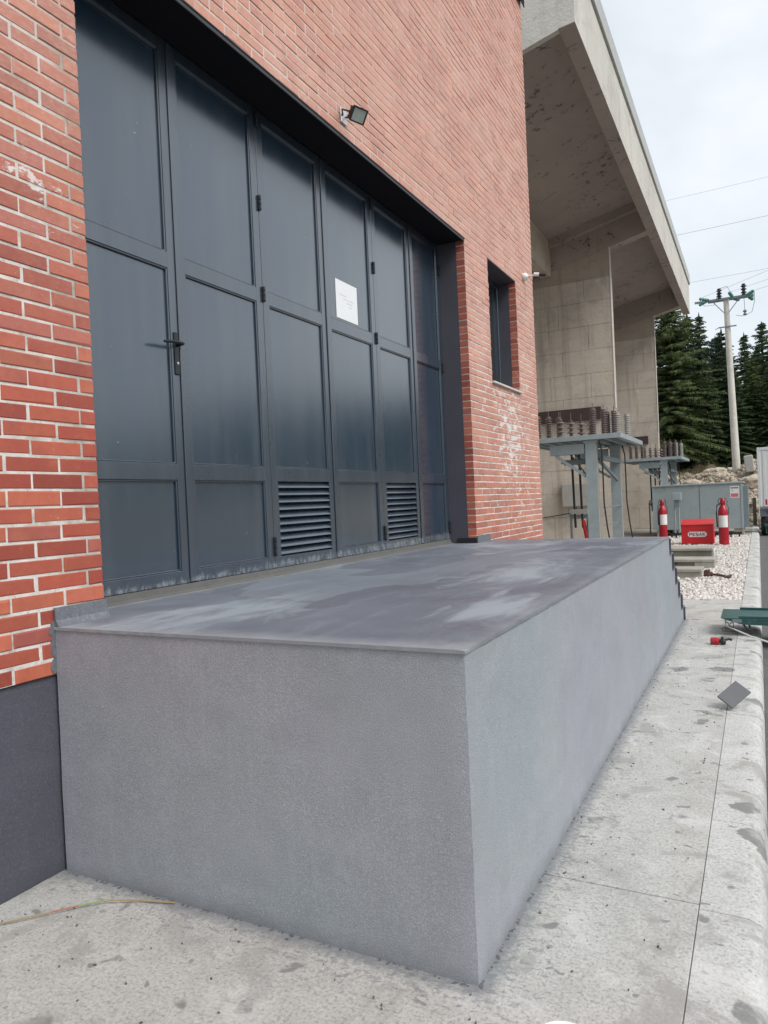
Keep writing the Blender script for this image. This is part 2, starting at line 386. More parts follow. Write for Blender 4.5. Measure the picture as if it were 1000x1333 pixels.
def mat_concrete(name, base=(.42, .38, .33), stain=0.5):
    t = NT(name)
    n1 = t.noise(0.35, 7, 0.65); n2 = t.noise(2.0, 8, 0.7)
    boards = t.noise(1.2, 6, 0.6, vec=t.map(scale=(1.2, 1.2, 7)))
    run = t.noise(1.0, 6, 0.6, vec=t.map(scale=(3.4, 3.4, 0.22)))
    c = t.mix(n1, tuple(v * .78 for v in base), tuple(v * 1.18 for v in base))
    c = t.mix(t.ramp(boards, [(0.4, 0.3), (0.7, 0.0)]), c, tuple(v * .72 for v in base))
    c = t.mix(t.ramp(run, [(0.52, 0.0), (0.75, stain)]), c, (base[0] * .48, base[1] * .45, base[2] * .43))
    c = t.mix(t.ramp(n2, [(0.6, 0.0), (0.72, 0.6)]), c, tuple(v * 1.3 for v in base))
    pt = t.noise(0.9, 8, 0.7, dist=0.8)
    c = t.mix(t.ramp(pt, [(0.36, 0.55), (0.48, 0.0)]), c, (base[0] * .62, base[1] * .60, base[2] * .60))
    c = t.mix(t.ramp(pt, [(0.56, 0.0), (0.68, 0.4)]), c, (base[0] * 1.15, base[1] * 1.02, base[2] * .85))
    c = t.mix(t.ramp(t.noise(5, 9, 0.75), [(0.62, 0.0), (0.68, 0.45)]), c, (.10, .085, .07))
    t.col(c); t.rough(0.88); t.bump(t.math('ADD', n2, t.noise(22, 6, 0.7)), 0.02, 0.7)
    return t.m
def mat_soffit_concrete():
    t = NT('stained_soffit_concrete')
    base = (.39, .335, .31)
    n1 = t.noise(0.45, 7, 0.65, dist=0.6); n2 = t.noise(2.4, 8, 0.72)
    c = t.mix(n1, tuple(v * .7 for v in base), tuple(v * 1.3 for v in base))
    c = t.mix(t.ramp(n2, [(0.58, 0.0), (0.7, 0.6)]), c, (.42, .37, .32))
    cr_ = t.vor(0.55, feat='DISTANCE_TO_EDGE', vec=t.map(scale=(1, 0.8, 1)))
    m = t.math('MULTIPLY', t.ramp(cr_, [(0.0, .7), (0.012, 0.0)]), t.ramp(t.noise(1.2, 6, 0.7), [(0.52, 0.0), (0.66, 1.0)]))
    c = t.mix(m, c, (.03, .022, .02))
    sp = t.ramp(t.math('ADD', t.noise(4.5, 9, 0.78), t.math('MULTIPLY', t.noise(0.6, 3, 0.5), 0.25)), [(0.705, 0.0), (0.765, 0.75)])
    c = t.mix(sp, c, (.035, .025, .02))
    t.col(c); t.rough(0.9); t.bump(n2, 0.03, 0.8)
    return t.m
def mat_door(name='anthracite_door_paint', base=(.020, .036, .058), rough=0.30):
    t = NT(name)
    n1 = t.noise(1.1, 5, 0.6); n2 = t.noise(26, 7, 0.7)
    st = t.noise(1.6, 6, 0.62, vec=t.map(scale=(1, 4.5, 0.35)))
    c = t.mix(n1, tuple(v * .85 for v in base), tuple(v * 1.2 for v in base))
    c = t.mix(t.ramp(st, [(0.47, 0.0), (0.72, 0.5)]), c, (.060, .076, .098))
    # chalky splash marks low down on the rails
    z = t.sep()
    low = t.ramp(z[2], [(0.0, 1.0), (1.0, 1.0)])
    lz = t.math('SUBTRACT', 1.235, z[2])
    lm = t.ramp(t.math('ADD', t.math('MULTIPLY', lz, 1.6), t.math('MULTIPLY', t.math('SUBTRACT', z[1], 3.4), 0.014)), [(0.0, 0.0), (0.10, 0.21)])
    ch = t.ramp(t.math('ADD', t.noise(15, 10, 0.85, vec=t.map(scale=(1, 1.6, 0.7))), lm), [(0.66, 0.0), (0.80, 0.6)])
    ch = t.math('MULTIPLY', ch, t.ramp(t.math('SUBTRACT', z[2], 1.0), [(0.26, 1.0), (0.36, 0.0)]))
    c = t.mix(ch, c, (.36, .39, .41))
    dust = t.ramp(t.noise(3.2, 8, 0.75, dist=0.5), [(0.5, 0.0), (0.75, 0.12)])
    c = t.mix(dust, c, (.08, .10, .12))
    # tiny chips
    c = t.mix(t.ramp(t.noise(31, 3, 0.5), [(0.775, 0.0), (0.79, 0.7)]), c, (.4, .42, .44))
    t.col(c)
    t.rough(t.math('ADD', t.math('ADD', t.math('MULTIPLY', st, 0.16), t.math('MULTIPLY', dust, 0.4)), rough - 0.09))
    t.bump(t.math('ADD', t.noise(2.0, 2, 0.5), t.math('MULTIPLY', t.noise(240, 3, 0.6), 0.006)), 0.003, 0.25)
    t.b.inputs['Coat Weight'].default_value = 1.0; t.b.inputs['Coat Roughness'].default_value = 0.20; t.b.inputs['Coat IOR'].default_value = 1.6
    t.b.inputs['Specular IOR Level'].default_value = 1.0
    return t.m
def mat_asphalt():
    t = NT('old_asphalt')
    g = t.noise(95, 5, 0.75); n = t.noise(1.2, 6, 0.6); st = t.vor(120)
    c = t.mix(n, (.075, .075, .078), (.15, .148, .145))
    c = t.mix(t.ramp(g, [(0.52, 0.0), (0.66, 0.65)]), c, (.30, .29, .28))
    c = t.mix(t.ramp(g, [(0.35, 0.7), (0.47, 0.0)]), c, (.03, .03, .032))
    t.col(c); t.rough(0.9); t.bump(g, 0.008, 1.0)
    return t.m
def mat_ground():
    t = NT('rubble_and_dry_grass')
    n = t.noise(0.55, 8, 0.7, dist=0.5); g = t.noise(4.5, 9, 0.8); z = t.sep()
    c = t.mix(g, (.30, .235, .17), (.60, .54, .45))
    c = t.mix(t.ramp(g, [(0.42, 0.9), (0.52, 0.0)]), c, (.10, .085, .06))
    gr = t.ramp(t.math('ADD', t.math('ADD', n, t.math('MULTIPLY', t.math('SUBTRACT', z[2], 2.3), 0.12)), t.math('MULTIPLY', g, 0.15)), [(0.52, 0.0), (0.62, 0.9)])
    c = t.mix(gr, c, t.mix(t.noise(9, 8, 0.8), (.055, .05, .025), (.17, .13, .075)))
    t.col(c); t.rough(0.95); t.bump(g, 0.12, 0.8)
    return t.m
def mat_foliage(name, dark, light, s=2.6):
    t = NT(name)
    oi = t.n('ShaderNodeObjectInfo')
    n = t.noise(s, 5, 0.65, vec=t.objp())
    c = t.mix(t.ramp(n, [(0.32, 0.0), (0.72, 1.0)]), dark, light)
    c = t.mix(t.ramp(t.noise(14, 3, 0.6, vec=t.objp()), [(0.55, 0.0), (0.7, 0.5)]), c, tuple(v * 1.7 for v in light))
    t.col(c); t.rough(0.7); t.b.inputs['Specular IOR Level'].default_value = 0.25
    return t.m
def mat_glass(name, tint=(.02, .026, .032), rough=0.05):
    t = NT(name); t.col(t.mix(t.noise(1.5, 3, 0.5), tint, tuple(v * 1.6 for v in tint))); t.rough(rough)
    t.b.inputs['Specular IOR Level'].default_value = 0.8
    return t.m
def mat_text(name, col): return mat_simple(name, col, 0.6, var=0.08)

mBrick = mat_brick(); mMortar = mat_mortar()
mPlinth = mat_render('dark_grey_plinth_render', (.078, .080, .100), grain=120, depth=0.0015)
mBody = mat_render('grey_stippled_render', (.325, .342, .372), grain=200, depth=0.0024)
mTop = mat_platform_top()
mSkirt = mat_render('grey_painted_upstand', (.14, .15, .165), grain=60, depth=0.002)
mCement = mat_concrete('sandy_cement_fillet', (.13, .13, .125), 0.3)
mPave = mat_pavement(); mKerb = mat_pavement('smooth_kerb_concrete', (.56, .56, .545))
mJoint = mat_simple('dark_joint_filler', (.30, .285, .26), 0.9)
mAsph = mat_asphalt(); mGround = mat_ground(); mVerge = mat_simple('rough_dark_grass', (.05, .06, .025), 0.9, var=.4, vs=1.5, bump=.02)
mDoor = mat_door(); mPanel = mat_door('anthracite_panel_paint', (.017, .038, .064), 0.21)
mLining = mat_simple('dark_violet_grey_lining', (.072, .070, .090), 0.6, var=0.2, vs=2.5, bump=0.001)
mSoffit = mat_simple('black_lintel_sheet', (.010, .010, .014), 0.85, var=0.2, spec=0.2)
mDrip = mat_simple('dark_drip_profile', (.045, .045, .052), 0.6, var=0.5, vs=12)
mBlack = mat_simple('black_metal', (.015, .016, .018), 0.45)
mBlackGloss = mat_simple('black_handle_lacquer', (.012, .015, .018), 0.25)
mPaper = mat_simple('white_paper_sheet', (.80, .82, .84), 0.6, var=0.03)
mPaperPrint = mat_simple('faint_pink_print', (.60, .55, .58), 0.6, var=0.05)
mGlass = mat_glass('dark_window_glass')
mSill = mat_simple('pale_stone_sill', (.60, .57, .53), 0.7, bump=0.002)
mConc = mat_concrete('formed_concrete', (.50, .44, .375), 0.55)
mConcP = mat_concrete('formed_concrete_panel', (.64, .575, .50), 0.7)
mConcEnd = mat_concrete('washed_concrete_fascia', (.62, .60, .55), 0.25)
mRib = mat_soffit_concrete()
mCoping = mat_simple('galvanised_roof_flashing', (.42, .43, .41), 0.45, 0.2, bump=0.003)
mBand = mat_simple('rust_brown_steel_channel', (.062, .040, .038), 0.7)
mGalv = mat_simple('weathered_galvanised_steel', (.36, .42, .44), 0.5, 0.25, var=0.25, vs=5)
mGalvD = mat_simple('dull_galvanised_steel', (.20, .235, .25), 0.55, 0.25)
mPorc = mat_simple('grey_brown_porcelain', (.16, .125, .12), 0.25, var=0.2)
mPorcL = mat_simple('pale_grey_porcelain', (.40, .39, .37), 0.3, var=0.15)
mCable = mat_simple('black_cable_sheath', (.012, .014, .02), 0.4)
mRedC = mat_simple('red_cable_sheath', (.45, .012, .015), 0.45)
mRed = mat_simple('fire_red_enamel', (.40, .008, .022), 0.36, var=0.2, vs=9, dirt=(.30, .05, .05))
mRedBox = mat_simple('bright_red_box_paint', (.60, .012, .018), 0.5, var=0.18, vs=4, dirt=(.42, .06, .06))
mWhite = mat_simple('white_enamel', (.74, .75, .74), 0.4, var=0.05)
mLabel = mat_simple('white_sticker', (.78, .77, .76), 0.5, var=0.04)
mInk = mat_text('dark_red_ink', (.16, .03, .04)); mInkB = mat_text('black_ink', (.03, .03, .035)); mPink = mat_text('pink_red_print', (.62, .16, .2))
mCab = mat_simple('light_grey_cabinet_paint', (.32, .375, .385), 0.45, var=0.1, vs=1.5, dirt=(.26, .30, .31))
mSlab = mat_concrete('mossy_cast_slab', (.42, .40, .35), 0.5)
mSlabF = mat_concrete('damp_slab_edge', (.21, .20, .16), 0.6)
mStone = NT('white_crushed_marble'); _s = mStone
_a = _s.n('ShaderNodeAttribute', attribute_name='tint')
_s.col(_s.mix(_s.noise(40, 3, .6), _s.ramp(_s.sep(_a.outputs['Vector'])[0], [(0, (.44, .38, .35)), (.4, (.66, .63, .60)), (1, (.80, .78, .76))]), (.60, .55, .52))); _s.rough(0.8)
mStone = _s.m
mBoulder = mat_simple('pale_limestone', (.52, .45, .37), 0.9, var=0.3, vs=3, bump=0.03, bs=9, dirt=(.26, .20, .14))
mBark = mat_simple('spruce_bark', (.13, .095, .07), 0.9, var=0.3, bump=0.02, bs=20)
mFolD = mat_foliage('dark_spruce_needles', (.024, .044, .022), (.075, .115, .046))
mFolL = mat_foliage('yellow_green_spruce_needles', (.030, .054, .022), (.115, .15, .048))  # yellow green of the needles themselves
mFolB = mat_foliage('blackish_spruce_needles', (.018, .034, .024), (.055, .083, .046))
mPole = mat_concrete('spun_concrete_pole', (.66, .64, .58), 0.2)
mGreenGl = mat_simple('green_glass_insulator', (.06, .28, .21), 0.12, var=0.2)
mGreen = mat_simple('bottle_green_paint', (.012, .075, .068), 0.35, var=0.4, vs=9, dirt=(.10, .14, .15))
mTyre = mat_simple('black_rubber', (.022, .022, .024), 0.8)
mBrown = mat_simple('brown_wood_grip', (.10, .055, .035), 0.6)
mFloatG = mat_simple('grey_float_rubber', (.13, .135, .145), 0.75, bump=0.001, bs=200)
mRust = mat_simple('rusted_iron', (.095, .05, .04), 0.85, var=0.5, vs=20)
mLens = mat_simple('floodlight_glass', (.42, .48, .44), 0.15, var=0.15, vs=30)
mAlu = mat_simple('bare_aluminium', (.6, .6, .6), 0.35, 0.6)
mReed = mat_simple('dry_reed_stalk', (.33, .24, .13), 0.7); mReedG = mat_simple('green_stalk', (.24, .32, .10), 0.6); mReedR = mat_simple('red_stalk', (.36, .14, .09), 0.6)

# ------------------------------------------------------------------ SETTING: ground, road, pavement
YB, YE = -4.0, 34.0
def sheet(name, x0, x1, y0, y1, z, m):
    bm = B(); box(bm, x0, x1, y0, y1, z - 0.3, z)
    return struct(obj(name, bm, m))
# earth under everything and the rising bank behind, one sheet to the horizon
def ground_h(x, y):
    t = min(1, max(0, (y - 34.5) / 5.5)); s = t * t * (3 - 2 * t)
    h = 2.75 * s + max(0, y - 42) * 0.03
    if y > 34: 
        k = min(1, (y - 34) / 3)
        h += k * (0.32 * math.sin(x * 1.1 + 1.3) * math.sin(y * 0.9) + 0.18 * math.sin(x * 2.7 + y * 1.9) + 0.1 * math.sin(x * 5.3 - y * 3.1))
    u = min(1, max(0, (x - 18) / 30)); h2 = 2.6 * u * u * (3 - 2 * u) + max(0, x - 48) * 0.04
    h += h2 * (1 + 0.08 * math.sin(y * 0.21))
    return h - 0.36
def grid_mesh(name, xs, ys, fn, m):
    V = []; Fc = []
    for j, y in enumerate(ys):
        for i, x in enumerate(xs): V.append((x, y, fn(x, y)))
    n = len(xs)
    for j in range(len(ys) - 1):
        for i in range(n - 1): Fc.append((j * n + i, j * n + i + 1, (j + 1) * n + i + 1, (j + 1) * n + i))
    me = bpy.data.meshes.new(name); me.from_pydata(V, [], Fc); me.update()
    for p_ in me.polygons: p_.use_smooth = True
    return struct(link(name, me, m))
def seq(*segs):
    r = []
    for a, b, n in segs: r += list(np.linspace(a, b, n, endpoint=False))
    return r + [segs[-1][1]]
gx = seq((-400, -60, 8), (-60, -12, 16), (-12, 8, 90), (8, 60, 44), (60, 400, 8))
gy = seq((-400, -60, 8), (-60, 30, 20), (30, 48, 100), (48, 90, 24), (90, 400, 8))
grid_mesh('ground', gx, gy, ground_h, mGround)
sheet('road', 2.80, 9.5, -40, 33.6, -0.125, mAsph)
sheet('far_verge', 9.5, 17, -40, 33.6, -0.11, mVerge)
# pavement
pave = struct(link('pavement', bpy.data.meshes.new('pavement'), mPave))
bm = B(); box(bm, -6, 2.5625, YB, 34.4, -0.34, -0.007); 
pb = part('joint_bed', bm, mJoint, pave)
g = 0.0035
ycuts = [YB, -0.6, 1.0, 2.965, 5.0, 7.75, 9.55, 11.36]
bm = B(); box(bm, -6, 2.5585, ycuts[0], 2.965 - g, -0.05, 0, 0.003); part('paving_slab', bm, mPave, pave)
for a, b in zip(ycuts[3:-1], ycuts[4:]):
    if a in (2.965, 7.75) or True:
        bm = B(); box(bm, 0.0, 2.5585, a + (g if a != 2.965 else g), b - 0.0012 if b != 11.36 else b, -0.05, 0, 0.002); part('paving_slab', bm, mPave, pave)
bm = B(); box(bm, -6.0, -0.25, 10.8, 34, -0.05, -0.02); part('yard_slab', bm, mPave, pave)
# kerb
kerb = struct(link('kerb', bpy.data.meshes.new('kerb'), mKerb))
kc = [-4, -2.2, -0.7, 0.9, 2.93, 3.76, 5.6, 7.73, 9.6, 11.4, 13.4, 15.4, 17.4, 19.4, 21.4, 23.4, 25.4, 27.4, 30, 33.6]
for a, b in zip(kc[:-1], kc[1:]):
    bm = B(); prism_y(bm, [(2.563, -0.4), (2.563, 0.0), (2.690, 0.0), (2.735, -0.004), (2.768, -0.018), (2.786, -0.045), (2.798, -0.12), (2.798, -0.4)], a + 0.0018, b - 0.0018)
    part('kerb_stone', bm, mKerb, kerb, smooth=True)

# ------------------------------------------------------------------ BRICK BUILDING
COURSE, ZB = 0.0755, 0.889
Y1L, Y2R = 2.465, 7.668            # door opening
ZT = 4.513                          # top of openings
WY0, WY1, WZ0, WZ1 = 8.455, 9.60, 3.003, 4.513
YC = 10.465; ZROOF = 8.82; YA = -1.6
bld = thing('brick_building', 'red brick building with tall dark panelled folding gate and one small window', 'building', (-3, 5, 0))
# mortar backing with openings, built as pieces butted end to end
bm = B(); mo = 0.004
def wall_piece(y0, y1, z0, z1): box(bm, -0.34, -mo, y0, y1, z0, z1)
wall_piece(YA, Y1L - mo, ZB, ZT + mo)
wall_piece(Y2R + mo, YC - mo, 0.9, WZ0 - mo)
wall_piece(Y2R + mo, WY0 - mo, WZ0 - mo, ZT + mo)
wall_piece(WY1 + mo, YC - mo, WZ0 - mo, ZT + mo)
wall_piece(YA, YC - mo, ZT + mo, ZROOF)
part('mortar_wall', bm, mMortar, bld)
# walls that close the building
bm = B(); box(bm, -7, -0.345, YC - 0.3, YC - mo, 0, ZROOF); box(bm, -7, -6.7, YA, YC - 0.31, 0, ZROOF); box(bm, -6.69, -0.345, YA, YA + 0.25, 0, ZROOF)
box(bm, -6.69, -0.345, YA + 0.26, YC - 0.31, ZROOF - 0.4, ZROOF - 0.2)
part('rear_wall', bm, mMortar, bld)
bm = B(); box(bm, -7.05, 0.045, YA, YC + 0.045, ZROOF, ZROOF + 0.05, 0.004); box(bm, 0.036, 0.044, YA, YC + 0.044, ZROOF - 0.12, ZROOF)
part('parapet_flashing', bm, mSoffit, bld)
bm = B(); box(bm, -0.34, -0.02, YA, 2.62, 0, ZB - 0.004, 0.003); part('plinth', bm, mPlinth, bld)
# bricks
bricks = []
nrow = int((ZROOF - ZB) / COURSE)
rb = random.Random(3)
for k in range(nrow):
    z0 = ZB + k * COURSE; z1 = z0 + COURSE - 0.0125
    zc = (z0 + z1) / 2
    off = 1.978 if k % 2 == 0 else 2.11
    off += rb.uniform(-.004, .004)
    # blocked intervals
    blk = []
    if zc < ZT: blk.append((Y1L, Y2R))
    if WZ0 - 0.01 < zc < WZ1: blk.append((WY0, WY1))
    ya = off - math.ceil((off + 1.5) / 0.27) * 0.27
    y = ya
    while y < YC:
        segs = [(y + 0.006, min(y + 0.27 - 0.006, YC))]
        for a, b in blk:
            ns = []
            for s0, s1 in segs:
                if s1 <= a or s0 >= b: ns.append((s0, s1))
                else:
                    if s0 < a: ns.append((s0, a))
                    if s1 > b: ns.append((b, s1))
            segs = ns
        for s0, s1 in segs:
            if s1 - s0 < 0.03: continue
            if s0 > 2.3 and z1 < 1.0: continue
            edge = any(abs(s0 - b) < 1e-6 or abs(s1 - a) < 1e-6 for a, b in blk) or s1 > YC - .001
            bricks.append((s0, s1, z0, z1, edge))
        y += 0.27
info = []
for b_ in bricks:
    u, v, d = project((0, (b_[0] + b_[1]) / 2, (b_[2] + b_[3]) / 2))
    u0, v0, _ = project((0, b_[0], b_[2])) if d > 0.2 else (0, 0, 0)
    u1, v1, _ = project((0, b_[1], b_[3])) if d > 0.2 else (0, 0, 0)
    vis = d > 0.2 and -12 < u < 1012 and -12 < v < 1345
    beh = (b_[0] > 2.2 and b_[3] < 1.12)
    size = abs(u1 - u0) if vis and not beh else 0
    info.append(size)
order = sorted(range(len(bricks)), key=lambda i: -info[i])
single = set(order[:300])
def brick_verts(s0, s1, z0, z1, rnd, edge):
    j = 0.0032
    x = rnd.uniform(-0.0018, 0.0022) + (0.0006 if edge else 0)
    c = 0.0035
    a0 = s0 + (0 if edge else rnd.uniform(-j, j)); a1 = s1 + (0 if edge else rnd.uniform(-j, j)); b0 = z0 + rnd.uniform(-j, j) * .6; b1 = z1 + rnd.uniform(-j, j) * .6
    t1, t2 = rnd.uniform(-.0012, .0012), rnd.uniform(-.0012, .0012)
    back = -0.1
    ch = [rnd.uniform(.004, .013) if rnd.random() < .16 else 0 for _ in range(4)]
    V = [(back, a0, b0), (back, a1, b0), (back, a1, b1), (back, a0, b1),
         (x - c, a0, b0), (x - c, a1, b0 + t1), (x - c, a1, b1), (x - c, a0, b1 + t2),
         (x, a0 + c + ch[0], b0 + c + ch[0] * .7), (x, a1 - c - ch[1], b0 + c + t1 + ch[1] * .7), (x, a1 - c - ch[2], b1 - c - ch[2] * .7), (x, a0 + c + ch[3], b1 - c + t2 - ch[3] * .7)]
    xt = rnd.uniform(-.0012, .0012); V[9] = (x + xt, *V[9][1:]); V[10] = (x + xt, *V[10][1:])
    Fc = [(8, 9, 10, 11), (4, 5, 9, 8), (5, 6, 10, 9), (6, 7, 11, 10), (7, 4, 8, 11),
          (0, 1, 5, 4), (1, 2, 6, 5), (2, 3, 7, 6), (3, 0, 4, 7)]
    return V, Fc
def set_tint(me, vals):
    a = me.attributes.new('tint', 'FLOAT_VECTOR', 'POINT'); a.data.foreach_set('vector', np.asarray(vals, dtype=np.float32).ravel())
SV, SF, ST = [], [], []
for i, b_ in enumerate(bricks):
    if info[i] == 0 and not (b_[2] < 9): continue
    V, Fc = brick_verts(*b_[:4], rb, b_[4])
    tint = (rb.random(), rb.random() ** 2, rb.random())
    if b_[2] > ZT and b_[2] < ZT + COURSE * 1.5: tint = (0.85, 0.0, 0)
    if i in single:
        c = Vector((-0.05, (b_[0] + b_[1]) / 2, (b_[2] + b_[3]) / 2))
        me = bpy.data.meshes.new('brick'); me.from_pydata([tuple(Vector(v) - c) for v in V], [], Fc); me.update()
        set_tint(me, [tint] * len(V))
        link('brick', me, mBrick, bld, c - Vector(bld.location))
    else:
        n = len(SV); SV += V; SF += [tuple(q + n for q in f) for f in Fc]; ST += [tint] * len(V)
me = bpy.data.meshes.new('brickwork'); bo = Vector(bld.location)
me.from_pydata([(v[0] - bo.x, v[1] - bo.y, v[2] - bo.z) for v in SV], [], SF); me.update(); set_tint(me, ST)
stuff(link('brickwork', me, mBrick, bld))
# lintel, soffit, jamb linings
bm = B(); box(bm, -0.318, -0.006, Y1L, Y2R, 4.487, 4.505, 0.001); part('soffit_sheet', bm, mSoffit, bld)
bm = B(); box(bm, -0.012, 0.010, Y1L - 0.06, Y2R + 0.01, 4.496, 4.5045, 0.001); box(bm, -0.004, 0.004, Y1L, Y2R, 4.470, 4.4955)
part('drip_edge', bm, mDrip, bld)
bm = B(); box(bm, -0.335, -0.102, Y2R - 0.002, Y2R + 0.02, 1.09, 4.4865); part('jamb_lining', bm, mLining, bld)
bm = B(); box(bm, -0.335, -0.102, Y1L - 0.02, Y1L + 0.002, 1.09, 4.4865); part('jamb_lining', bm, mLining, bld)
bm = B(); box(bm, -0.23, 0.004, Y2R - 0.018, Y2R - 0.003, 1.102, 1.158, 0.002); part('jamb_skirting', bm, mBlack, bld)
# window
bm = B()
box(bm, -0.335, -0.102, WY1 - 0.002, WY1 + 0.004, WZ0, WZ1); box(bm, -0.335, -0.102, WY0 - 0.004, WY0 + 0.002, WZ0, WZ1)
box(bm, -0.335, -0.002, WY0 + 0.003, WY1 - 0.003, WZ1 - 0.012, WZ1 + 0.003)
part('window_lining', bm, mLining, bld)
win = B()
fx0, fx1 = -0.30, -0.245
for (a, b, c_, d_) in ((WY0 + .004, WY0 + .06, WZ0 + .02, WZ1 - .02), (WY1 - .06, WY1 - .004, WZ0 + .02, WZ1 - .02)):
    box(win, fx0, fx1, a, b, c_, d_, 0.004)
box(win, fx0, fx1, WY0 + .061, WY1 - .061, WZ0 + .02, WZ0 + .08, 0.004); box(win, fx0, fx1, WY0 + .061, WY1 - .061, WZ1 - .08, WZ1 - .02, 0.004)
box(win, fx0, fx1 + .01, 9.0, 9.06, WZ0 + .081, WZ1 - .081, 0.004)
wf = part('window', win, mDoor, bld)
for a, b in ((WY0 + .061, 8.999), (9.061, WY1 - .061)):
    q = B(); box(q, -0.285, -0.279, a, b, WZ0 + .081, WZ1 - .081); part('pane', q, mGlass, wf)
q = B(); box(q, -0.25, 0.035, WY0 - 0.02, WY1 + 0.02, WZ0 - 0.012, WZ0 + 0.012, 0.003); part('sill', q, mSill, wf)

# folding gate leaves: joints measured along the wall
DX = -0.32
joints = [Y1L + 0.005, 3.42, 4.30, 5.177, 6.05, 6.885, Y2R - 0.004]
DZ0, DZ1 = 1.152, 4.484
for i in range(6):
    a, b = joints[i] + 0.0025, joints[i + 1] - 0.0025
    L = B()
    pin = [0.066, 0.075][i % 2]; sl = 0.075; sr = 0.072     # stile widths
    xf = DX; xb = DX - 0.05
    box(L, xb, xf, a, a + sl, DZ0, DZ1, 0.003); box(L, xb, xf, b - sr, b, DZ0, DZ1, 0.003)
    for z0, z1 in ((DZ0, 1.232), (1.785, 1.885), (3.075, 3.175), (4.405, DZ1)):
        box(L, xb + .001, xf - .0015, a + sl - .001, b - sr + .001, z0, z1, 0.003)
    leaf = part('door_leaf', L, mDoor, bld)
    bays = [(1.232, 1.785), (1.885, 3.075), (3.175, 4.405)]
    for bi, (z0, z1) in enumerate(bays):
        if bi == 0 and i in (2, 4):
            q = B()
            box(q, xf - .048, xf - .044, a + sl, b - sr, z0, z1); part('louvre_backing', q, mBlack, leaf)
            for yy in (a + sl, b - sr - .006):
                q = B(); box(q, xf - .043, xf - .003, yy, yy + .006, z0 + .001, z1 - .001); part('louvre_frame', q, mDoor, leaf)
            ns = 10; st = (z1 - z0 - .006) / ns
            for s_ in range(ns):
                zc = z0 + .006 + st * (s_ + .5)
                q = B()
                prism_y(q, [(xf - .040, zc + st * .46), (xf - .036, zc + st * .50), (xf - .006, zc - st * .16), (xf - .001, zc - st * .34), (xf - .005, zc - st * .36), (xf - .012, zc - st * .20)], a + sl + .0065, b - sr - .0065)
                part('louvre_slat', q, mDoor, leaf)
        else:
            q = B(); box(q, xf - .030, xf - .021, a + sl - .004, b - sr + .004, z0 - .004, z1 + .004); part('panel', q, mPanel, leaf)
            q = B()
            w = 0.010
            for (p0, p1, r0, r1) in ((a + sl, a + sl + w, z0, z1), (b - sr - w, b - sr, z0, z1), (a + sl + w, b - sr - w, z0, z0 + w), (a + sl + w, b - sr - w, z1 - w, z1)):
                box(q, xf - .0205, xf - .006, p0 + .0003, p1 - .0003, r0 + .0003, r1 - .0003, 0.003)
            part('glazing_bead', q, mDoor, leaf)
    if i % 2 == 1:      # cover strip where pairs meet
        q = B(); box(q, xf + .0005, xf + .011, joints[i] - 0.012, joints[i] + .055, DZ0 + .004, DZ1 - .01, 0.004); part('cover_strip', q, mDoor, leaf)
    if i in (1, 3, 5):
        for hz in ([1.31, 3.14, 3.80, 4.40] if i < 5 else [1.29, 3.10, 4.2]):
            q = B(); yy = joints[i + 1] - (0.012 if i == 5 else 0)
            hh = .055 if hz > 1.35 else .07
            for s_ in range(3):
                lathe(q, [(0.011, hz - hh + s_ * hh * .67), (0.012, hz - hh + s_ * hh * .67 + .002), (0.012, hz - hh + (s_ + 1) * hh * .67 - .004), (0.011, hz - hh + (s_ + 1) * hh * .67 - .002)], (xf + .010, yy, 0), 8)
            part('hinge', q, mBlack, leaf, smooth=True)
    if i == 0:
        yh = 3.382
        q = B(); box(q, xf, xf + .010, yh - .019, yh + .019, 2.43, 2.69, 0.004); hp = part('handle_plate', q, mBlackGloss, leaf)
        q = B()
        lathe(q, [(.013, xf + .009), (.015, xf + .012), (.012, xf + .05), (.012, xf + .058)], (0, yh, 2.615), 10, axis='x')
        tube(q, [(xf + .055, yh + .006, 2.615), (xf + .062, yh - .03, 2.615), (xf + .060, yh - .08, 2.612), (xf + .056, yh - .135, 2.606), (xf + .052, yh - .15, 2.604)], .0105, 8, taper=.008)
        q2 = part('handle_lever', q, mBlackGloss, leaf, smooth=True)
        q = B(); lathe(q, [(.0085, xf + .010), (.0085, xf + .014), (.005, xf + .015)], (0, yh, 2.50), 10, axis='x'); part('key_cylinder', q, mAlu, leaf)
# cement fillet under the gate
bm = B(); prism_y(bm, [(-0.345, 1.09), (-0.345, 1.150), (-0.312, 1.149), (-0.302, 1.115), (-0.280, 1.1005), (-0.280, 1.09)], Y1L + .003, Y2R - .019); part('cement_fillet', bm, mCement, bld)
# cement smear where the platform meets the bricks
bm = B(); _zz = [0.895 + .0232 * k for k in range(11)]; prism_x(bm, [(2.186, z) for z in _zz] + [(2.186 - .012 - .022 * abs(math.sin(k * .9 + .5)) - .006 * math.sin(k * 3.3), z) for k, z in reversed(list(enumerate(_zz)))], -0.01, 0.0032); part('cement_smear', bm, mSkirt, bld)

# notice on the gate
pap = B(); box(pap, DX - .0195, DX - .0180, 5.373, 5.745, 3.205, 3.538)
pp = thing('paper_notice', 'white paper sheet taped to the fourth panel of the dark gate', 'notice', (DX - .0185, 5.56, 3.37))
part('sheet', pap, mPaper, pp)
q = B()
for ln, (yy0, yy1) in enumerate(((5.44, 5.56), (5.50, 5.68), (5.56, 5.66), (5.59, 5.64))):
    zz = 3.41 - ln * 0.028
    y = yy0
    while y < yy1:
        w = random.uniform(.008, .02); box(q, DX - .0179, DX - .0177, y, min(y + w, yy1), zz, zz + .012); y += w + .008
part('faded_print', q, mPaperPrint, pp)

